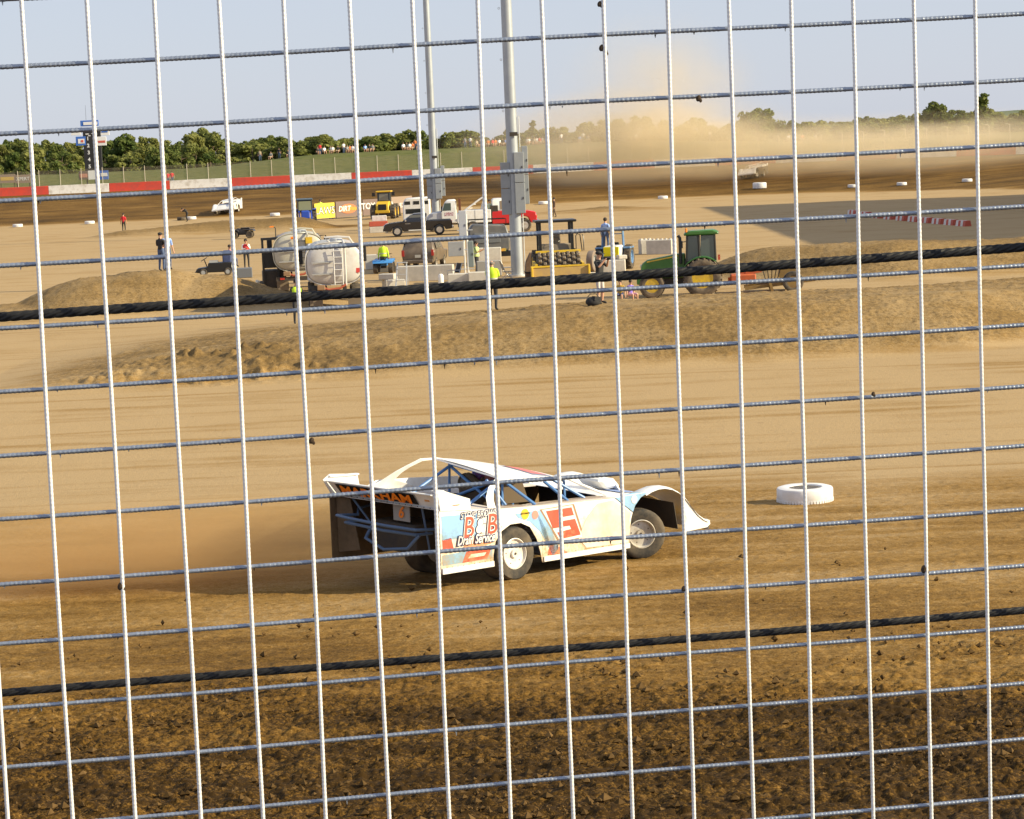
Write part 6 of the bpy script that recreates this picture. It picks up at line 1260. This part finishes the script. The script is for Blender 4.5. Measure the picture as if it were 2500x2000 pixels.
t = thing('gear_bag', 'black bag lying at the feet of the man in shorts', 'bag', on(1449, 745, 79.6), .2); m = MB(); m.ell((0, 0, .13), (.27, .17, .17), None, 14, 8); m.box((.1, -.05, .22), (.25, .2, .14), (0, .2, .3)); m.build('body', BLK, t, smooth=60); m = MB(); m.tube([(-.2, 0, .28), (-.1, 0, .38), (.1, 0, .38), (.2, 0, .28)], .015, 6); m.build('handle', BLACK, t)
# ------------------------------------------------------------------ dust in the air
def dust(label, c, r, dens, col=(1.0, .86, .62), nscale=1.6, lo=.30, hi=.72, mask=1.0, rz=0):
    m = bpy.data.materials.new('dust'); m.use_nodes = True; n = m.node_tree.nodes; l = m.node_tree.links
    for x in list(n):
        if x.type != 'OUTPUT_MATERIAL': n.remove(x)
    out = n['Material Output']; v = n.new('ShaderNodeVolumePrincipled'); v.inputs['Color'].default_value = (*col, 1); v.inputs['Anisotropy'].default_value = .25
    tc = n.new('ShaderNodeTexCoord'); ln = n.new('ShaderNodeVectorMath'); ln.operation = 'LENGTH'; l.new(tc.outputs['Object'], ln.inputs[0])
    nz = n.new('ShaderNodeTexNoise'); nz.inputs['Scale'].default_value = nscale; nz.inputs['Detail'].default_value = 3; l.new(tc.outputs['Object'], nz.inputs['Vector'])
    mr1 = n.new('ShaderNodeMapRange'); mr1.interpolation_type = 'SMOOTHSTEP'; mr1.inputs[1].default_value = 1.0; mr1.inputs[2].default_value = .0; l.new(ln.outputs['Value'], mr1.inputs[0])
    mr2 = n.new('ShaderNodeMapRange'); mr2.inputs[1].default_value = lo; mr2.inputs[2].default_value = hi; l.new(nz.outputs['Fac'], mr2.inputs[0])
    a = n.new('ShaderNodeMath'); a.operation = 'MULTIPLY'; l.new(mr1.outputs[0], a.inputs[0]); l.new(mr2.outputs[0], a.inputs[1])
    b = n.new('ShaderNodeMath'); b.operation = 'MULTIPLY'; l.new(a.outputs[0], b.inputs[0]); b.inputs[1].default_value = dens; l.new(b.outputs[0], v.inputs['Density']); l.new(v.outputs[0], out.inputs['Volume'])
    q = MB(); q.ell((0, 0, 0), (1, 1, 1), None, 20, 12); o = q.build('dust_cloud', m, None, label, 'dust', kind='stuff'); o.location = c; o.scale = r; o.rotation_euler = (0, 0, rz)
def dc(px, py, Y): return at_y(px, py, Y)
dust('brown dust plume rolling over the far turn', dc(1530, 345, 275), (23, 13, 7.0), .30, nscale=2.6)
dust('thin high dust plume above the far turn', dc(1610, 225, 276), (13, 10, 10.5), .14, hi=.75, nscale=2.2)
dust('dust bank drifting along the far track to the right', dc(1900, 362, 272), (24, 11, 4.3), .25, nscale=2.4)
dust('low dust haze at the right end of the far track', dc(2300, 350, 266), (26, 14, 4.3), .20, nscale=2.2)
dust('dust trail whirled up behind the near race car', dc(390, 1335, 34.2), (6.4, 2.0, .85), 2.0, col=(.80, .56, .28), lo=.25, rz=R_(4))
